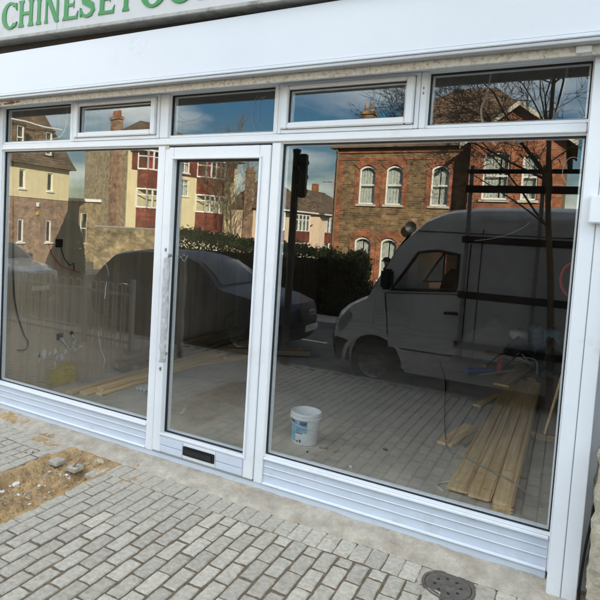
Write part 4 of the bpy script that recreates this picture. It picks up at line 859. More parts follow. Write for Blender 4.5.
# ---- SUV
def make_car(name, label, paint, loc, rz, sc=1):
    car = thing(name, label, 'car', loc, rz, None, False); car.scale = (sc, sc, sc)
    pf = [(.10, .26), (.03, .38), (0, .58), (.03, .78), (.10, .90), (.45, 1.00), (.9, 1.06), (1.28, 1.11), (1.60, 1.33), (1.95, 1.53), (2.25, 1.61), (2.7, 1.65), (3.4, 1.63), (3.95, 1.55), (4.12, 1.50), (4.38, 1.28), (4.58, 1.06), (4.66, .86), (4.66, .55), (4.60, .30), (4.3, .26)]
    pf += arch(3.72, .41, .35)+[(3.2, .24)]+[(1.4, .24)]+arch(.88, .41, .35)+[(.38, .26)]
    def w(u, z):
        a = .94
        if z > 1.0: a -= .27*((z-1.0)/.65)**1.25
        if z < .5: a -= .05*(.5-z)/.25
        if u < 1.0: a -= .13*((1.0-u)/1.0)**2
        if u > 3.7: a -= .12*((u-3.7)/1.0)**2
        return a
    def cx(u, q, z):
        f = max(0, 1-u/1.8); g = max(0, (u-3.2)/1.4)
        return (.30*q*q*f*(.6+.4*q*q)-.22*q*q*g, -.05*abs(q)**4*(1 if z > .85 else 0))
    shell('body', pf, w, cx, paint, car, [.2, .4, .6, .8, 1, 1.2, 1.5, 1.8, 2.2, 2.7, 3.2, 3.7, 4, 4.3, 4.5], [.4, .55, .7, .85, .95, 1.0, 1.05, 1.12, 1.2, 1.3, 1.4, 1.5, 1.58])
    MB().box(.4, 4.3, -.66, .66, .28, .95).build('underbody', 'black', car)
    for s in (1, -1):
        for u in (.88, 3.72): wheel(car, u, .92, s, .36, .245, .24)
        side_panel('window', [(1.62, 1.10), (2.62, 1.12), (2.62, 1.54), (2.28, 1.525), (2.02, 1.43)], w, 'car_glass', car, s, .006, .006); side_panel('window', [(2.70, 1.12), (3.60, 1.14), (3.66, 1.48), (3.3, 1.54), (2.70, 1.545)], w, 'car_glass', car, s, .006, .006); side_panel('window', [(3.68, 1.15), (4.02, 1.20), (3.98, 1.36), (3.74, 1.46)], w, 'car_glass', car, s, .006, .006)
        d1 = side_panel('door', [(1.42, .42), (2.64, .40), (2.64, 1.08), (1.55, 1.05), (1.40, .85)], w, paint, car, s, .006, .01); d2 = side_panel('door', [(2.67, .40), (3.30, .42), (3.42, .75), (3.66, .98), (3.66, 1.09), (2.67, 1.08)], w, paint, car, s, .006, .01)
        MB().tube([(2.4, s*.952, .93), (2.47, s*.965, .94), (2.58, s*.95, .94)], .014, 6).build('handle', 'chrome', d1); MB().tube([(3.4, s*.95, .95), (3.47, s*.963, .96), (3.57, s*.945, .96)], .014, 6).build('handle', 'chrome', d2)
        side_panel('headlight', [(.06, .70), (.12, .84), (.42, .92), (.50, .86), (.30, .72)], w, 'lamp_glass', car, s, .010, .05, cx); side_panel('tail_light', [(4.28, .90), (4.58, .90), (4.52, 1.05), (4.34, 1.05)], w, 'red', car, s, .010, .05, cx)
        mr = MB().box(1.62, 1.78, .92 if s > 0 else -1.10, 1.10 if s > 0 else -.92, 1.08, 1.22).build('mirror', paint, car, bevel=.03)
        ap = [(.88+.46*math.cos(math.pi*k/14), .35+.46*math.sin(math.pi*k/14)) for k in range(15)]; ai = [(.88+.405*math.cos(math.pi*k/14), .35+.405*math.sin(math.pi*k/14)) for k in range(14, -1, -1)]
        side_panel('arch_lip', ap+ai, w, 'van_plastic', car, s, .01, .03)
    def sheet(nm, rows, mat, e, qs=.86, n=8, par=car):
        v = []; b = MB(); m = len(rows)
        for i in range(n+1):
            q = -qs+2*qs*i/n
            for (u, z) in rows: d = cx(u, q, z); v.append((u+d[0]+e[0], q*w(u, z), z+d[1]+e[1]))
        b.add(v, [(m*i+k, m*i+k+1, m*(i+1)+k+1, m*(i+1)+k) for i in range(n) for k in range(m-1)]); return b.build(nm, mat, par, smooth=True)
    sheet('windscreen', [(1.32, 1.135), (1.60, 1.33), (1.93, 1.52)], 'car_glass', (-.006, .012)); sheet('rear_window', [(4.14, 1.485), (4.38, 1.28), (4.53, 1.11)], 'car_glass', (.012, .008), .8)
    gr_ = sheet('grille', [(.012, .50), (.0, .60), (.02, .75), (.055, .84)], 'black', (-.012, .0), .42)
    for z in (.54, .60, .66, .72, .78): MB().tube([(cx(.02, q/10, z)[0]-.022+(.02 if z > .7 else 0), q/10*.8, z) for q in range(-4, 5)], .007, 5).build('slat', 'van_plastic', gr_)
    for k in range(4):
        MB().tube([(-.028+.03*0+cx(.02, .1, .76)[0], -.105+.07*k+.045*math.cos(a*.393), .74+.045*math.sin(a*.393)) for a in range(16)], .0065, 6, closed=True).build('badge_ring', 'chrome', gr_)
    MB().box(-.03, -.018, -.26, .26, .42, .53).build('number_plate', 'plate_white', car); MB().box(4.655, 4.672, -.26, .26, .72, .83).build('number_plate', 'plate_white', car)
    sheet('intake', [(.06, .30), (.03, .37), (.012, .46)], 'black', (-.008, 0), .75)
    MB().box(1.40, 1.50, .48, .56, 1.215, 1.218).build('permit', 'plate_white', car)
    return car
make_car('parked_car', 'dark navy SUV parked nose to nose with the van', 'suv_navy', (-3.85, -5.50, -.2), math.pi)
make_car('parked_car', 'blue grey car parked behind the dark SUV', 'car_grey', (-10.9, -5.6, -.2), math.pi, .95)

# ------------------------------------------------------------------ street furniture
t = thing('traffic_signal', 'black traffic signal post in front of the SUV nose', 'traffic light', (-3.62, -4.05, -.07))
MB().lathe([(0, 0), (.075, 0), (.075, .25), (.055, .28), (.055, 3.18), (.062, 3.18), (.062, 3.22), (0, 3.24)], (-3.62, -4.05, -.07), 16).build('pole', 'black', t, smooth=True)
hd = MB().box(-3.55, -3.44, -4.09, -3.99, 2.44, 3.08).build('signal_head', 'black', t, bevel=.015)
for z in (2.54, 2.75, 2.96): MB().lathe([(.05, 0), (.05, -.04), (.044, -.04), (.044, 0)], (-3.495, -4.09, z), 16, 'y').build('hood', 'black_plastic', hd, smooth=True)
MB().box(-3.58, -3.54, -4.08, -4.02, 2.6, 2.64).box(-3.58, -3.54, -4.08, -4.02, 2.86, 2.90).build('bracket', 'galv', t)
# bow top railing
t = thing('bow_top_railing', 'grey bow topped metal railing reflected in the left pane', 'railing', (-7.2, -3.0, -.05))
FX0, FX1, FY = -8.95, -5.75, -3.0
MB().box(FX0, FX1, FY-.012, FY+.012, .80, .84).build('rail', 'rail_grey', t); MB().box(FX0, FX1, FY-.012, FY+.012, .06, .10).build('rail', 'rail_grey', t)
n = 18; st = (FX1-FX0)/n
for k in range(n):
    x = FX0+st*(k+.14); w_ = st*.62
    MB().tube([(x, FY, -.03), (x, FY, .92)]+[(x+w_/2-w_/2*math.cos(a*math.pi/8), FY, .92+w_/2*math.sin(a*math.pi/8)) for a in range(1, 8)]+[(x+w_, FY, .92), (x+w_, FY, -.03)], .011, 6).build('hoop', 'rail_grey', t, smooth=True)
for x in (FX0, -6.75, FX1): MB().box(x-.03, x+.03, FY-.03, FY+.03, -.08, 1.06).build('post', 'rail_grey', t)
# street lamp far
LX, LY = -12.9, -31.0; lz = far_z(LY)
t = thing('street_lamp', 'thin grey street lamp column standing far behind the hedge', 'street lamp', (LX, LY, lz)); MB().tube([(LX, LY, lz), (LX, LY, lz+1.1), (LX, LY, lz+1.15), (LX, LY, lz+6.0), (LX-.15, LY, lz+6.35), (LX-.9, LY, lz+6.5)], [.1, .1, .065, .055, .05, .04], 10).build('column', 'lamp_column', t, smooth=True); MB().box(LX-1.5, LX-.85, LY-.13, LY+.13, lz+6.44, lz+6.56).build('lantern', 'lamp_column', t, bevel=.04)

# ------------------------------------------------------------------ buildings opposite
CR = random.Random(77)
def bwin(parent, x0, x1, z0, z1, mull=1, trans=None, sill=True, curtain=True, fr=.05, sash=False, y=.09, cur='curtain', mat='white_paint'):
    b = MB().box(x0, x0+fr, y-.03, y+.03, z0, z1).box(x1-fr, x1, y-.03, y+.03, z0, z1).box(x0+fr, x1-fr, y-.03, y+.03, z0, z0+fr).box(x0+fr, x1-fr, y-.03, y+.03, z1-fr, z1)
    for k in range(1, mull): x = x0+(x1-x0)*k/mull; b.box(x-fr*.45, x+fr*.45, y-.025, y+.025, z0+fr, z1-fr)
    if trans: z = z0+(z1-z0)*trans; b.box(x0+fr, x1-fr, y-.032, y+.022, z-fr*.45, z+fr*.45)
    w = b.build('window', mat, parent)
    MB().box(x0+fr*.8, x1-fr*.8, y+.002, y+.008, z0+fr*.8, z1-fr*.8).build('pane', 'far_glass', w)
    if sill: MB().box(x0-.08, x1+.08, -.07, .06, z0-.09, z0-.002).build('sill', 'stone_sill' if sash else 'white_paint', w)
    if curtain:
        cgap = CR.choice((.32, .5, .94, .60, .42)); b = MB(); n = 10
        for (a, c) in ((x0, x0+(x1-x0)*cgap), (x1-(x1-x0)*(.94-cgap), x1)):
            v = []
            for i in range(n+1):
                xx = a+(c-a)*i/n; v += [(xx, y+.12+.02*(i % 2), z0), (xx, y+.12+.02*(i % 2), z1)]
            b.add(v, [(2*i, 2*i+2, 2*i+3, 2*i+1) for i in range(n)])
        b.build('curtain', cur, w, fixn=False)
    return w
# -- Victorian villa: local x = VE - world x ; front faces the shop
VYF = -19.0; vz = -.95
VR = -.35                                    # right (as seen in the glass) end, world x
vt = thing('brick_villa', 'Victorian yellow and red brick villa with arched sash windows opposite', 'house', (VR, VYF, 0), math.pi, None, False)
def vx(x): return VR-x
WX = [(-7.78, -7.10), (-6.66, -5.98), (-4.87, -4.20)]
opsv = []
for (a, c) in WX: opsv.append((vx(c), vx(a), 3.22, 4.80))
lowW = [(-7.81, -7.10), (-6.70, -6.02)]
for (a, c) in lowW: opsv.append((vx(c), vx(a), .15, 1.86))
opsv.append((vx(-4.1), vx(-5.0), vz, 1.7))
VL = vx(-8.85)
b = MB(); wall_open(b, vx(-3.35), VL, vz-.2, 5.5, opsv, 0, .14); b.quad((VL, 0, vz-.2), (VL, 9, vz-.2), (VL, 9, 5.5), (VL, 0, 5.5)); b.quad((0, 0, vz-.2), (0, 9, vz-.2), (0, 9, 5.5), (0, 0, 5.5)); b.quad((0, 9, vz-.2), (VL, 9, vz-.2), (VL, 9, 5.5), (0, 9, 5.5)); b.build('wall', 'stock_brick', vt, fixn=False)
def archtop(parent, x0, x1, zt, rise=.18, wid=.30, y=-.03, mat='red_brick', y1=.1):
    c = (x0+x1)/2; hw = (x1-x0)/2; n = 12; o = []; i_ = []
    for k in range(n+1):
        s = -1+2*k/n; i_.append((c+s*hw*1.0, zt-rise*s*s)); o.append((c+s*(hw+wid*.75), zt+wid-(rise+.10)*s*s))
    b = MB()
    for k in range(n): b.prism([o[k], o[k+1], i_[k+1], i_[k]], y, y1)
    return b.build('arch', mat, parent)
def dress(x0, x1, z0, z1):
    MB().box(x0-.19, x0-.001, -.028, .0, z0-.12, z1-.2).build('dressing', 'red_brick', vt); MB().box(x1+.001, x1+.19, -.028, .0, z0-.12, z1-.2).build('dressing', 'red_brick', vt)
for (a, c) in WX:
    x0, x1 = vx(c), vx(a); dress(x0, x1, 3.22, 4.8); archtop(vt, x0, x1, 4.82); w = bwin(vt, x0, x1, 3.22, 4.8, 1, .5, True, True, .06, True)
    archtop(w, x0, x1, 4.72, .18, .10, .05, 'white_paint', .085)
for (a, c) in lowW:
    x0, x1 = vx(c), vx(a); dress(x0, x1, .15, 1.86); archtop(vt, x0, x1, 1.88); w = bwin(vt, x0, x1, .15, 1.86, 1, .5, True, True, .06, True); archtop(w, x0, x1, 1.78, .18, .10, .05, 'white_paint', .085)
x0, x1 = vx(-4.1), vx(-5.0); dress(x0, x1, vz, 1.8); archtop(vt, x0, x1, 1.75, .2, .4); dd = MB().box(x0, x1, .1, .15, vz, 1.72).build('door', 'coat_dark', vt); MB().lathe([(0, 0), (.03, 0), (.03, -.05), (0, -.05)], (x0+.12, .1, .1), 10, 'y').build('knob', 'chrome', dd)
for z0, z1, y in ((5.30, 5.48, -.05), (5.02, 5.10, -.035)): MB().box(vx(-3.35)+.002, VL-.002, y, -.001, z0, z1).build('band', 'red_brick', vt)
MB().box(VL-.32, VL+.02, -.03, .0, vz, 5.0).build('quoin', 'red_brick', vt)
MB().tube([(VL-.10, -.09, vz), (VL-.10, -.09, 5.3), (VL-.04, -.2, 5.45)], .045, 8).build('drainpipe', 'bark', vt)
# cream bargeboard eaves + hipped roof
MB().box(vx(-3.35)-.0, VL+.22, -.28, -.02, 5.50, 5.60).box(VL+.12, VL+.22, -.02, 9, 5.50, 5.60).build('gutter', 'bark_far', vt)
rf = MB(); a = [(-.2, -.25, 5.6), (VL+.25, -.25, 5.6), (VL+.25, 9.25, 5.6), (-.2, 9.25, 5.6)]; ridge = [(3.0, 4.5, 8.75), (VL-3.8, 4.5, 8.75)]
rf.add(a+ridge, [(0, 1, 5, 4), (1, 2, 5), (2, 3, 4, 5), (3, 0, 4), (0, 1, 2, 3)]); rfo = rf.build('roof', 'roof_tile_red', vt)
for cxx, cy in ((vx(-8.35), 2.4),):
    st_ = MB().box(cxx-.27, cxx+.27, cy-.25, cy+.25, 5.4, 7.35).box(cxx-.33, cxx+.33, cy-.31, cy+.31, 7.351, 7.47).build('chimney', 'stock_brick', rfo)
    for k in range(2): MB().lathe([(.06, 0), (.10, 0), (.08, .36), (.06, .36)], (cxx-.13+.26*k, cy, 7.471), 12).build('chimney_pot', 'brown_brick', st_)
ae = MB().tube([(vx(-7.25), 4.6, 6.9), (vx(-7.25), 4.6, 9.0)], .02, 6).tube([(vx(-7.25)-.45, 4.6, 8.85), (vx(-7.25)+.5, 4.6, 9.1)], .014, 5)
for k in range(5): x = vx(-7.25)-.4+.2*k; z = 8.88+.05*k; ae.tube([(x, 4.35, z), (x, 4.85, z)], .01, 4)
ae.build('aerial', 'cable_grey', rfo)
MB().lathe([(0, .07), (.1, .055), (.18, .015), (.23, -.035), (.22, -.04), (.17, .0), (0, .05)], (vx(-5.45), -.28, 2.35), 20, 'y').build('satellite_dish', 'van_plastic', vt, smooth=True)
# projecting gabled bay
bx0, bx1 = 0.0, vx(-3.35); by_ = -1.0
ob = [(vx(-2.02), vx(-2.88), 3.45, 5.12), (vx(-1.10), vx(-1.62), 3.45, 5.05), (vx(-2.02), vx(-2.88), .2, 1.9), (vx(-1.10), vx(-1.62), .2, 1.9)]
b = MB(); wall_open(b, bx0, bx1, vz-.2, 5.6, ob, by_, .14); apx = (bx0+bx1)/2
b.quad((bx0, by_, 5.6), (bx1, by_, 5.6), (apx, by_, 6.75)); b.quad((bx1, by_, vz-.2), (bx1, .0, vz-.2), (bx1, 0, 5.6), (bx1, by_, 5.6)); b.quad((bx0, by_, vz-.2), (bx0, .0, vz-.2), (bx0, 0, 5.6), (bx0, by_, 5.6))
bay = b.build('gabled_bay', 'red_brick', vt, fixn=False)
bw = MB()
e_ = .35
for (xa, xb) in ((bx0-e_, apx), (bx1+e_, apx)):
    za = 5.6-e_*.82; zb = 6.75
    bw.add([(xa, by_-.30, za-.10), (xb, by_-.30, zb-.10), (xb, by_-.30, zb+.08), (xa, by_-.30, za+.08), (xa, by_-.24, za-.10), (xb, by_-.24, zb-.10), (xb, by_-.24, zb+.08), (xa, by_-.24, za+.08)], [(0, 1, 2, 3), (4, 5, 6, 7), (0, 1, 5, 4), (2, 3, 7, 6)])
bw.build('bargeboard', 'stone_sill', bay)
gr2 = MB()
for (xa, xb) in ((bx0-e_, apx), (bx1+e_, apx)):
    za = 5.6-e_*.82; gr2.quad((xa, by_-.3, za+.09), (xb, by_-.3, 6.84), (xb, 4.0, 6.84), (xa, 4.0, za+.09))
gr2.build('gable_roof', 'roof_tile_red', bay, fixn=False)
for (x0, x1, z0, z1) in ob:
    wv = bwin(bay, x0, x1, z0, z1, 1, .5, True, True, .06, True, by_+.09); archtop(wv, x0, x1, z1+.02, .17, .28, by_-.03, 'red_brick', by_+.1)
for o in [c for c in bay.children if c.name.startswith('window')]:
    for ch in o.children:
        if ch.name.startswith('sill'): ch.location.y = by_
# -- block of flats C on the side street
def vbuild(name, label, cv, th, W, cat='house'):
    """cv: left corner as seen in the glass (x, distance), th: heading of the front seen in the glass."""
    rx, ry = cv[0]+W*math.cos(th), -(cv[1]+W*math.sin(th))
    return thing(name, label, cat, (rx, ry, 0), math.pi-th, None, False)
W = 10.2
ct = vbuild('apartment_block', 'three storey cream and red tile hung flats with white bay windows', (-26.2, 25.3), R(75), W, 'flats')
def S(s): return W-s
cz = -1.05; eav = 7.0; dep = 5.4
mid = [(S(5.35), S(4.55), 4.05, 5.25), (S(5.3), S(4.3), cz, 1.15), (S(5.35), S(4.55), 5.75, 6.75)]
b = MB(); wall_open(b, 0, W, cz-.3, eav, mid, 0, .12); b.quad((0, 0, cz-.3), (0, dep, cz-.3), (0, dep, eav), (0, 0, eav)); b.quad((0, dep, cz-.3), (W, dep, cz-.3), (W, dep, eav), (0, dep, eav)); b.build('wall', 'cream', ct, fixn=False)
MB().box(W-.001, W+.06, -.06, dep+.06, cz-.3, eav).build('side_wall', 'roughcast', ct)
bwin(ct, *mid[0], 2, .7, True, True); bwin(ct, *mid[2], 2, .7, True, True); MB().box(*mid[1][:2], .06, .11, cz, 1.12).build('door', 'white_paint', ct)
b = MB(); wall_open(b, .3, S(.35), 5.5, eav, [mid[2]], -.04, .04); b.build('tile_hanging', 'tile_hung', ct, fixn=False)
for (s0, s1) in ((.85, 3.6), (6.1, 8.9)):
    x0, x1 = S(s1), S(s0); pj = .55
    bs_ = MB(); pl = [(x0, 0), (x0+.45, -pj), (x1-.45, -pj), (x1, 0)]
    def hull(b, z0, z1):
        b.add([(p[0], p[1], z0) for p in pl]+[(p[0], p[1], z1) for p in pl], [(0, 1, 5, 4), (1, 2, 6, 5), (2, 3, 7, 6), (0, 1, 2, 3), (4, 5, 6, 7)]); return b
    bay = hull(MB(), cz, .1).build('bay', 'tile_hung', ct)
    hull(MB(), 1.45, 2.95).build('tile_hanging', 'tile_hung', bay); hull(MB(), 4.3, 5.55).build('tile_hanging', 'tile_hung', bay); hull(MB(), 6.93, 7.05).build('bay_head', 'white_paint', bay)
    for z0, z1 in ((.1, 1.45), (2.95, 4.3), (5.55, 6.92)):
        fr = MB(); seg = [(pl[0], pl[1], 1), (pl[1], pl[2], 4), (pl[2], pl[3], 1)]
        gl = MB()
        for (p, q, nn) in seg:
            pv, qv = Vector((p[0], p[1], 0)), Vector((q[0], q[1], 0))
            for k in range(nn+1):
                c_ = pv.lerp(qv, k/nn); fr.box(c_.x-.05, c_.x+.05, c_.y-.05, c_.y+.05, z0, z1)
            for zz, hh in ((z0+.05, .05), (z1-.05, .05), (z0+(z1-z0)*.66, .03)):
                d = (qv-pv).normalized(); nrm = Vector((d.y, -d.x, 0))*.04
                fr.add([(*(pv-nrm).xy, zz-hh), (*(qv-nrm).xy, zz-hh), (*(qv+nrm).xy, zz-hh), (*(pv+nrm).xy, zz-hh), (*(pv-nrm).xy, zz+hh), (*(qv-nrm).xy, zz+hh), (*(qv+nrm).xy, zz+hh), (*(pv+nrm).xy, zz+hh)], [(0, 1, 2, 3), (4, 5, 6, 7), (0, 1, 5, 4), (1, 2, 6, 5), (2, 3, 7, 6), (3, 0, 4, 7)])
            gl.quad((p[0], p[1], z0), (q[0], q[1], z0), (q[0], q[1], z1), (p[0], p[1], z1))
        wf = fr.build('window', 'white_paint', bay); gl.build('pane', 'far_glass', wf, fixn=False)
        MB().box(x0+.2, x1-.2, .05, .08, z0, z1).build('curtain', 'curtain', wf); 
        if z0 > 5: MB().box(x0+.55, x0+1.0, -.30, -.28, z0, z1).box(x1-1.0, x1-.55, -.30, -.28, z0, z1).build('curtain', 'red', wf)
# chimney breast on side wall + roof
ch_ = MB().box(W+.061, W+.42, .5, 1.5, cz-.3, 8.75).box(W+.02, W+.48, .43, 1.57, 8.751, 8.95).build('chimney', 'brown_brick', ct)
for k in range(3): MB().lathe([(.09, 0), (.13, 0), (.11, .4), (.08, .4)], (W+.24, .7+.3*k, 8.951), 10).build('chimney_pot', 'red_brick', ch_)
rf = MB(); rf.add([(-.35, -.75, eav+.06), (W+.3, -.75, eav+.06), (W+.3, dep+.3, eav+.06), (-.35, dep+.3, eav+.06), (W-4.6, 2.3, 9.3), (W-2.5, 2.3, 9.3)], [(0, 1, 5, 4), (1, 2, 5), (2, 3, 4, 5), (3, 0, 4), (0, 1, 2, 3)]); rf.build('roof', 'roof_tile', ct)
for k in range(2): MB().tube([(2.6+k*1.3, 2.3, 8.0), (2.6+k*1.3, 2.3, 9.9), (2.2+k*1.3, 2.3, 9.95), (3.1+k*1.3, 2.3, 9.8)], .02, 5).build('aerial', 'cable_grey', ct)
# -- house A (far left, cream over brick, wall along the depth)
W = 6.4
at_ = vbuild('corner_house', 'house with cream upper wall, brick base and steep brown roof at far left', (-28.0, 15.8), R(92), W)
az = -.95
oa = []
for s0 in (2.55, 4.65): oa += [(S(s0+.42), S(s0), 3.55, 4.65), (S(s0+.42), S(s0), .4, 1.75)]
oa += [(S(1.0), S(.55), 3.55, 4.65), (S(1.0), S(.55), .4, 1.75)]
up = [o for o in oa if o[2] > 3]; lo = [o for o in oa if o[2] < 3]
b = MB(); wall_open(b, 0, W, 3.05, 5.1, up, 0, .12); b.quad((0, 0, 3.05), (0, 7, 3.05), (0, 7, 5.1), (0, 0, 5.1)); b.quad((W, 0, 3.05), (W, 7, 3.05), (W, 7, 5.1), (W, 0, 5.1)); b.build('wall', 'cream', at_, fixn=False)
b = MB(); wall_open(b, 0, W, az-.3, 3.045, lo, .03, .12); b.quad((0, .03, az-.3), (0, 7, az-.3), (0, 7, 3.045), (0, .03, 3.045)); b.quad((W, .03, az-.3), (W, 7, az-.3), (W, 7, 3.045), (W, .03, 3.045)); b.build('wall', 'brown_brick', at_, fixn=False)
for o in oa: bwin(at_, *o, 1, None, True, False, .07)
rf = MB(); rf.add([(-.3, -.35, 5.0), (W+.3, -.35, 5.0), (W+.3, 7.3, 5.0), (-.3, 7.3, 5.0), (1.0, 1.7, 8.9), (W-.6, 1.7, 8.9), (W-.6, 4.6, 9.1), (1.2, 4.6, 9.1)], [(0, 1, 5, 4), (1, 2, 6, 5), (2, 3, 7, 6), (3, 0, 4, 7), (4, 5, 6, 7), (0, 1, 2, 3)]); rfa = rf.build('roof', 'roof_tile', at_)
for s0 in (2.2, 4.3):
    x0, x1 = S(s0+.5), S(s0); dm = MB().box(x0-.1, x0, -.12, 1.4, 5.7, 7.15).box(x1, x1+.1, -.12, 1.4, 5.7, 7.15).box(x0-.16, x1+.16, -.2, 1.6, 7.151, 7.25).box(x0, x1, .0, 1.3, 5.7, 7.1).build('dormer', 'roof_tile', rfa)
    f2 = MB().box(x0, x0+.07, -.1, -.02, 5.7, 7.15).box(x1-.07, x1, -.1, -.02, 5.7, 7.15).box(x0+.07, x1-.07, -.1, -.02, 6.4, 6.48).box(x0+.07, x1-.07, -.1, -.02, 5.7, 5.8).box(x0+.07, x1-.07, -.1, -.02, 7.05, 7.15).build('window', 'white_paint', dm)
    MB().box(x0+.06, x1-.06, -.05, -.04, 5.75, 7.1).build('pane', 'far_glass', f2)
MB().tube([(S(6.0), .35, 7.5), (S(4.5), .33, 7.42), (S(3.2), .36, 7.5), (S(1.0), .34, 7.4)], .05, 6).build('flashing', 'white_paint', rfa)
MB().box(S(4.0), S(3.85), -.09, -.001, 2.55, 2.8).build('alarm_box', 'white_paint', at_); MB().box(S(4.0), S(3.85), -.07, -.001, 2.05, 2.25).build('lamp', 'lamp_yellow', at_)
# small outbuilding between A and C
W = 3.0
ot = vbuild('outbuilding', 'low outbuilding with white gutter between the cream house and flats', (-32.0, 25.0), R(20), W, 'outbuilding'); b = MB(); wall_open(b, 0, W, -1.3, 3.2, [(1.0, 1.5, .2, 2.4)], 0, .15); b.quad((W, 0, -1.3), (W, 3, -1.3), (W, 3, 3.2), (W, 0, 3.2)); b.quad((0, 0, -1.3), (0, 3, -1.3), (0, 3, 3.2), (0, 0, 3.2)); b.build('wall', 'old_wall', ot, fixn=False)
MB().box(-.1, W+.1, -.15, -.02, 3.2, 3.4).build('gutter', 'white_paint', ot); MB().box(-.1, W+.1, -.02, 3.1, 3.21, 3.36).build('roof', 'roof_tile', ot); bwin(ot, 1.0, 1.5, .2, 2.4, 1, .5, False, False)
# garden wall in front of the flats
def gwall(p, q, z0, z1, lab, mat='old_wall', th=.24):
    d = Vector((q[0]-p[0], -(q[1]-p[1]), 0)); L = d.length; t = thing('garden_wall', lab, 'wall', (p[0], -p[1], 0), math.atan2(d.y, d.x), None, False)
    MB().box(0, L, -th/2, th/2, z0, z1).build('brickwork', mat, t); MB().box(-.03, L+.03, -th/2-.04, th/2+.04, z1+.001, z1+.08).build('coping', 'kerb', t, bevel=.01); return t
gwall((-23.9, 20.3), (-20.4, 23.6), -1.2, 1.55, 'sunlit old brick garden wall in front of the flats')
# -- houses E along the side street
def semi(cv, th, W, label, pale=True, chim=True, zb=-1.6, dep=7):
    t = vbuild('bay_fronted_house', label, cv, th, W)
    S_ = lambda s: W-s; ev = 3.55
    b = MB(); wall_open(b, 0, W, zb-.3, ev, [], 0); b.quad((0, 0, zb-.3), (0, dep, zb-.3), (0, dep, ev), (0, 0, ev)); b.quad((W, 0, zb-.3), (W, dep, zb-.3), (W, dep, ev), (W, 0, ev)); b.quad((0, dep, zb-.3), (W, dep, zb-.3), (W, dep, ev), (0, dep, ev)); b.build('wall', 'pale_render', t, fixn=False)
    for s0 in (W*.12, W*.6):
        x0, x1 = S_(s0+W*.3), S_(s0); pj = .5
        by = MB().box(x0, x1, -pj, -.001, zb, -.55).build('bay', 'red_brick', t); MB().box(x0, x1, -pj, -.001, 1.0, 1.95).build('tile_hanging', 'tile_hung', by)
        for z0, z1 in ((-.55, .98), (1.96, 3.4)):
            f = MB()
            for k in range(5): x = x0+.05+(x1-x0-.1)*k/4; f.box(x-.05, x+.05, -pj, -pj+.08, z0, z1)
            for zz in (z0+.04, z1-.05, z0+(z1-z0)*.68): f.box(x0, x1, -pj+.01, -pj+.07, zz-.04, zz+.04)
            w = f.build('window', 'white_paint', by); MB().box(x0+.02, x1-.02, -pj+.04, -pj+.045, z0, z1).build('pane', 'far_glass', w); MB().box(x0+.05, x1-.05, -.05, -.03, z0, z1).build('curtain', 'curtain', w)
    MB().box(-.3, W+.3, -.7, -.6, ev, ev+.12).build('gutter', 'white_paint', t)
    rf = MB(); rf.add([(-.3, -.6, ev), (W+.3, -.6, ev), (W+.3, dep+.3, ev), (-.3, dep+.3, ev), (3.0, min(3.2, dep*.55), ev+2.6), (W-3.0, min(3.2, dep*.55), ev+2.6)], [(0, 1, 5, 4), (1, 2, 5), (2, 3, 4, 5), (3, 0, 4), (0, 1, 2, 3)]); r_ = rf.build('roof', 'roof_tile', t)
    if chim:
        c_ = MB().box(W+.01, W+.4, .2, .85, zb-.3, 6.2).box(W-.04, W+.45, .14, .91, 6.201, 6.33).build('chimney', 'brown_brick', t)
        for k in range(2): MB().lathe([(.1, 0), (.14, 0), (.12, .35), (.08, .35)], (W+.2, .35+.35*k, 6.331), 10).build('chimney_pot', 'red_brick', c_)
    c2 = MB().box(W*.5-.3, W*.5+.3, min(3, dep*.5), min(3, dep*.5)+.5, 5.4, 6.9).build('chimney', 'red_brick', r_)
    return t
semi((-21.3, 34.5), R(84), 8.6, 'pale rendered bay house with tall brick chimney on its flank', dep=3.0)
semi((-20.3, 45.0), R(86), 10, 'second bay fronted house further down the side street', chim=False, zb=-1.9)
semi((-19.4, 57.0), R(87), 10, 'third bay fronted house at the far end of the side street', chim=False, zb=-2.1)

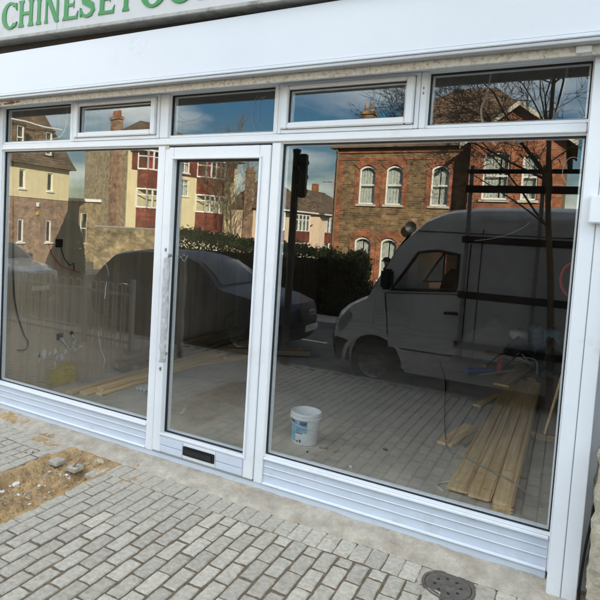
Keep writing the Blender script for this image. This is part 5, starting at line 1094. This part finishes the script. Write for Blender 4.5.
# ------------------------------------------------------------------ vegetation
def tree(name, label, base, h, r0, levels, seed, mat, spread=.55, first=.35, nch=(3, 5), lean=(0, 0), twist=.25, minr=.004, up=.35, dens=1, lfac=.62, thin=.5):
    rn = random.Random(seed); t = thing(name, label, 'tree', base); tr = MB(); br = MB()
    def grow(p, d, L, r, lv, target, segs):
        pts = [p]; rs = [r]; q = p.copy(); dd = d.copy(); kids = []
        for i in range(segs):
            dd = (dd+Vector((rn.gauss(0, twist), rn.gauss(0, twist), rn.gauss(0, twist)*.5+up*.12))*(.22 if lv == 0 else 1)).normalized()
            if q.y > base[1]+.75 and dd.y > -.2: dd = Vector((dd.x, -.35, dd.z)).normalized()
            q = q+dd*(L/segs); rr = max(minr*.6, r*(1-.72*(i+1)/segs)); pts.append(q.copy()); rs.append(rr)
            fr = (i+1)/segs
            if lv < levels and fr >= (first if lv == 0 else .25): kids.append((q.copy(), dd.copy(), rr, fr))
        (tr if lv == 0 else br).tube(pts, rs, 10 if lv == 0 else 6 if lv < 2 else 4 if lv < 3 else 3, cap=(lv == 0))
        if lv < levels:
            n = rn.randint(*nch)*(2 if lv == 0 else 1)
            for k in range(int(n*dens)):
                q, dd, rr, fr = kids[min(len(kids)-1, int(len(kids)*(k+rn.random())/max(1, n*dens)))]
                ax = dd.orthogonal().normalized(); ax.rotate(Matrix.Rotation(rn.random()*6.283, 3, dd)); nd = (dd*math.cos(spread*rn.uniform(.6, 1.4))+ax*math.sin(spread*rn.uniform(.6, 1.4))+Vector((0, 0, up*.4))).normalized()
                grow(q, nd, L*lfac*rn.uniform(.65, 1.15), max(minr, rr*rn.uniform(thin, thin+.3)), lv+1, br, max(3, segs-2))
    grow(Vector(base), Vector((lean[0], lean[1], 1)).normalized(), h, r0, 0, tr, 9)
    tr.build('trunk', mat, t, smooth=True, fixn=False); br.build('crown', mat, t, smooth=True, fixn=False); return t
tree('bare_tree', 'bare street tree with dark trunk in front of the van', (-.05, -4.02, -.06), 5.0, .048, 4, 12, 'bark', .85, .40, (8, 9), (-.018, -.03), .13, .0028, .22, 1, .5, .34)
tree('bare_tree', 'leafless tree beside the flats on the side street', (-21.0, -30.6, -1.4), 7.0, .11, 4, 5, 'bark', .5, .2, (6, 8), (.03, 0), .12, .009, .4, 1, .5, .36)
tree('bare_tree', 'distant leafless tree above the roof left of the villa', (-19.5, -66, -2.1), 9.5, .2, 4, 9, 'bark_far', .6, .35, (4, 6), (0, 0), .12, .02, .35, 1, .5)
def foliage(name, label, cat, shape, n, size, base, core, seed=1):
    rn = random.Random(seed); t = thing(name, label, cat, base); b = MB()
    for i in range(n):
        p, nrm = shape(rn); p = Vector(p); d = Vector((rn.gauss(0, 1), rn.gauss(0, 1), rn.gauss(0, 1))).normalized(); d = (d+nrm*.7).normalized()
        a = d.orthogonal().normalized(); a.rotate(Matrix.Rotation(rn.random()*6.28, 3, d)); c = d.cross(a); s = size*rn.uniform(.6, 1.4)
        b.quad(p-a*s, p+c*s*.5, p+a*s, p-c*s*.5)
    b.build('leaves', 'leaf_dark', t, fixn=False); core.build('core', 'leaf_core', t); return t
HX0, HX1, HY0, HY1, HZ0, HZ1 = -11.6, -5.0, -12.4, -10.9, -.35, 1.42
def hedge_s(rn):
    x = rn.uniform(HX0, HX1); k = rn.random(); z = rn.uniform(HZ0, HZ1); y = rn.uniform(HY0, HY1); top = HZ1+.10*fbm(x, 0, 0, .9)-.18*max(0, (x+7)/2)+.28*max(0, (-8.5-x)/3)
    if k < .5: y = HY1; nrm = Vector((0, 1, 0)); z = HZ0+(top-HZ0)*rn.random()
    elif k < .8: z = top; nrm = Vector((0, 0, 1))
    else: x = HX1; nrm = Vector((1, 0, 0)); z = HZ0+(top-HZ0)*rn.random()
    ed = max(0, (x-(HX1-.55))/.55); eh = max(0, (z-(top-.5))/.5)
    if ed > 0 and eh > 0 and ed*ed+eh*eh > 1: s = 1/math.hypot(ed, eh); x = HX1-.55+.55*ed*s; z = top-.5+.5*eh*s
    dl = rn.gauss(0, .075)+.13*fbm(x, z, y, 2.2); return (x+nrm.x*dl, y+nrm.y*dl, z+nrm.z*dl), nrm
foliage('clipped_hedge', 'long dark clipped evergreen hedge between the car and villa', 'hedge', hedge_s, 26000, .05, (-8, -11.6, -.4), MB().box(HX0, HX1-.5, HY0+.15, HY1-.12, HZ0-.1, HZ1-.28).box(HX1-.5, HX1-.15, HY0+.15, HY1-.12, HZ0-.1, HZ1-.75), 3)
SX, SY = -14.75, -9.9
def cone_s(rn):
    a = rn.random()*6.283; h = rn.random()**1.3; r = .75*(1-h)**.7*(1+.15*math.sin(3*a+h*5)); z = -.3+2.55*h; return (SX+r*math.cos(a)+.12*h, SY+r*math.sin(a), z), Vector((math.cos(a), math.sin(a), .4)).normalized()
foliage('guessed_shrub', 'dark pointed shrub guessed for an unclear dark shape left of the garden wall', 'shrub', cone_s, 6000, .05, (SX, SY, -.35), MB().lathe([(0, -.4), (.6, -.35), (.5, .6), (.25, 1.5), (0, 2.0)], (SX, SY, 0), 14), 8)  # foliage cone filling in for an unclear pointed dark shape

# ------------------------------------------------------------------ pedestrian
def person(loc, rz):
    t = thing('person', 'pedestrian in dark coat and cap walking past the villa', 'person', loc, rz, None, False)
    J = {'pelvis': (0, 0, .93, .13), 'waist': (0, .01, 1.08, .125), 'chest': (0, .02, 1.30, .15), 'neckb': (0, .02, 1.46, .075), 'neck': (0, -.005, 1.53, .055), 'jaw': (0, -.03, 1.59, .075), 'head': (0, -.015, 1.67, .092), 'crown': (0, 0, 1.735, .07),
         'ls': (.17, .02, 1.41, .072), 'le': (.23, .07, 1.13, .055), 'lw': (.21, -.06, .90, .038), 'lh': (.205, -.10, .83, .034), 'rs': (-.17, .02, 1.41, .072), 're': (-.23, .05, 1.13, .055), 'rw': (-.22, .0, .88, .038), 'rh': (-.215, -.03, .80, .034),
         'lhip': (.09, 0, .88, .095), 'lk': (.10, -.12, .49, .065), 'la': (.10, -.06, .09, .042), 'lt': (.10, -.22, .045, .035), 'rhip': (-.09, 0, .88, .095), 'rk': (-.10, .05, .49, .065), 'ra': (-.10, .22, .12, .042), 'rt': (-.10, .09, .04, .035)}
    E_ = [('pelvis', 'waist'), ('waist', 'chest'), ('chest', 'neckb'), ('neckb', 'neck'), ('neck', 'jaw'), ('jaw', 'head'), ('head', 'crown'), ('chest', 'ls'), ('ls', 'le'), ('le', 'lw'), ('lw', 'lh'), ('chest', 'rs'), ('rs', 're'), ('re', 'rw'), ('rw', 'rh'), ('pelvis', 'lhip'), ('lhip', 'lk'), ('lk', 'la'), ('la', 'lt'), ('pelvis', 'rhip'), ('rhip', 'rk'), ('rk', 'ra'), ('ra', 'rt')]
    ks = list(J); me = bpy.data.meshes.new('body'); me.from_pydata([J[k][:3] for k in ks], [(ks.index(a), ks.index(b)) for a, b in E_], [])
    o = bpy.data.objects.new('body', me); C.objects.link(o); o.parent = t
    m = o.modifiers.new('skin', 'SKIN'); sk = me.skin_vertices[0].data
    for i, k in enumerate(ks): sk[i].radius = (J[k][3], J[k][3]*(.8 if k in ('chest', 'waist') else 1)); sk[i].use_root = (k == 'pelvis')
    s = o.modifiers.new('sub', 'SUBSURF'); s.levels = 2; s.render_levels = 2
    mt, nt, b, new, link = nodes_of('person_cloth'); tc = coord(nt, new, link); sp = new('ShaderNodeSeparateXYZ'); link(tc, sp.inputs[0]); rp = new('ShaderNodeValToRGB'); rp.color_ramp.interpolation = 'CONSTANT'; mr = new('ShaderNodeMapRange'); mr.inputs[2].default_value = 1.8; link(sp.outputs[2], mr.inputs[0]); link(mr.outputs[0], rp.inputs[0])
    el = rp.color_ramp.elements; el[0].color = (.01, .01, .01, 1); el[1].position = .06; el[1].color = (.03, .04, .07, 1)
    for p, c in ((.45, (.02, .021, .025, 1)), (.845, (.42, .25, .18, 1)), ): e = el.new(p); e.color = c
    link(rp.outputs[0], b.inputs['Base Color']); b.inputs['Roughness'].default_value = .8; me.materials.append(mt)
    # hands: five fingers each
    for s in (1, -1):
        hx, hy, hz = (.205, -.10, .83) if s > 0 else (-.215, -.03, .80); hb = MB(); hb.tube([(hx, hy, hz+.03), (hx, hy-.01, hz-.03)], [.026, .03], 8)
        for k, (dy, L) in enumerate(((-.028, .07), (-.01, .08), (.009, .075), (.026, .06))): hb.tube([(hx, hy+dy, hz-.03), (hx-s*.005, hy+dy-.005, hz-.03-L*.55), (hx-s*.02, hy+dy-.012, hz-.03-L)], [.010, .009, .007], 6)
        hb.tube([(hx-s*.01, hy-.03, hz), (hx-s*.02, hy-.055, hz-.03), (hx-s*.025, hy-.06, hz-.06)], [.011, .010, .008], 6); hb.build('hand', 'skin', t, smooth=True)
    MB().lathe([(.103, 1.70), (.106, 1.72), (.098, 1.765), (.06, 1.80), (0, 1.812)], (0, -.005, 0), 20).add([(-.08, -.08, 1.712), (.08, -.08, 1.712), (.055, -.18, 1.70), (-.055, -.18, 1.70)], [(0, 1, 2, 3)]).build('cap', 'cap_dark', t, smooth=True)
    MB().tube([(0, -.105, 1.675), (0, -.125, 1.645), (0, -.105, 1.64)], .012, 6).build('nose', 'skin', t)
    for s in (1, -1): MB().lathe([(0, -.008), (.022, -.006), (.026, .004), (0, .008)], (s*.094, 0, 1.655), 10, 'x').build('ear', 'skin', t); MB().lathe([(0, -.004), (.011, -.002), (0, .002)], (s*.032, -.103, 1.68), 8, 'y').build('eye', 'black', t)
    MB().box(-.025, .025, -.108, -.100, 1.605, 1.612).build('mouth', 'red', t)
    return t
pd = person((-3.88, -10.1, -.268), R(80)); pd.scale = (.94, .94, .94)

# ------------------------------------------------------------------ groups of repeats
GROUPS = {'floor_plank': 'timber boards lying on the shop floor', 'timber_joist': 'dark joists stacked along the left wall', 'rubble_chunk': 'rubble lumps in the trench', 'floor_cable': 'cables on the shop floor', 'hanging_cable': 'cables hanging inside the shop',
          'scrap': 'scraps on the shop floor', 'drum': 'containers at the back right', 'rubble_bag': 'bags at the back right', 'parked_car': 'cars parked along the kerb', 'bay_fronted_house': 'bay fronted houses along the side street', 'bare_tree': 'leafless trees in the street', 'socket_box': 'electric boxes on the left wall'}
for o in list(bpy.data.objects):
    if o.parent is None and 'category' in o and 'group' not in o:
        k = o.name.split('.')[0]
        if k in GROUPS: o['group'] = GROUPS[k]
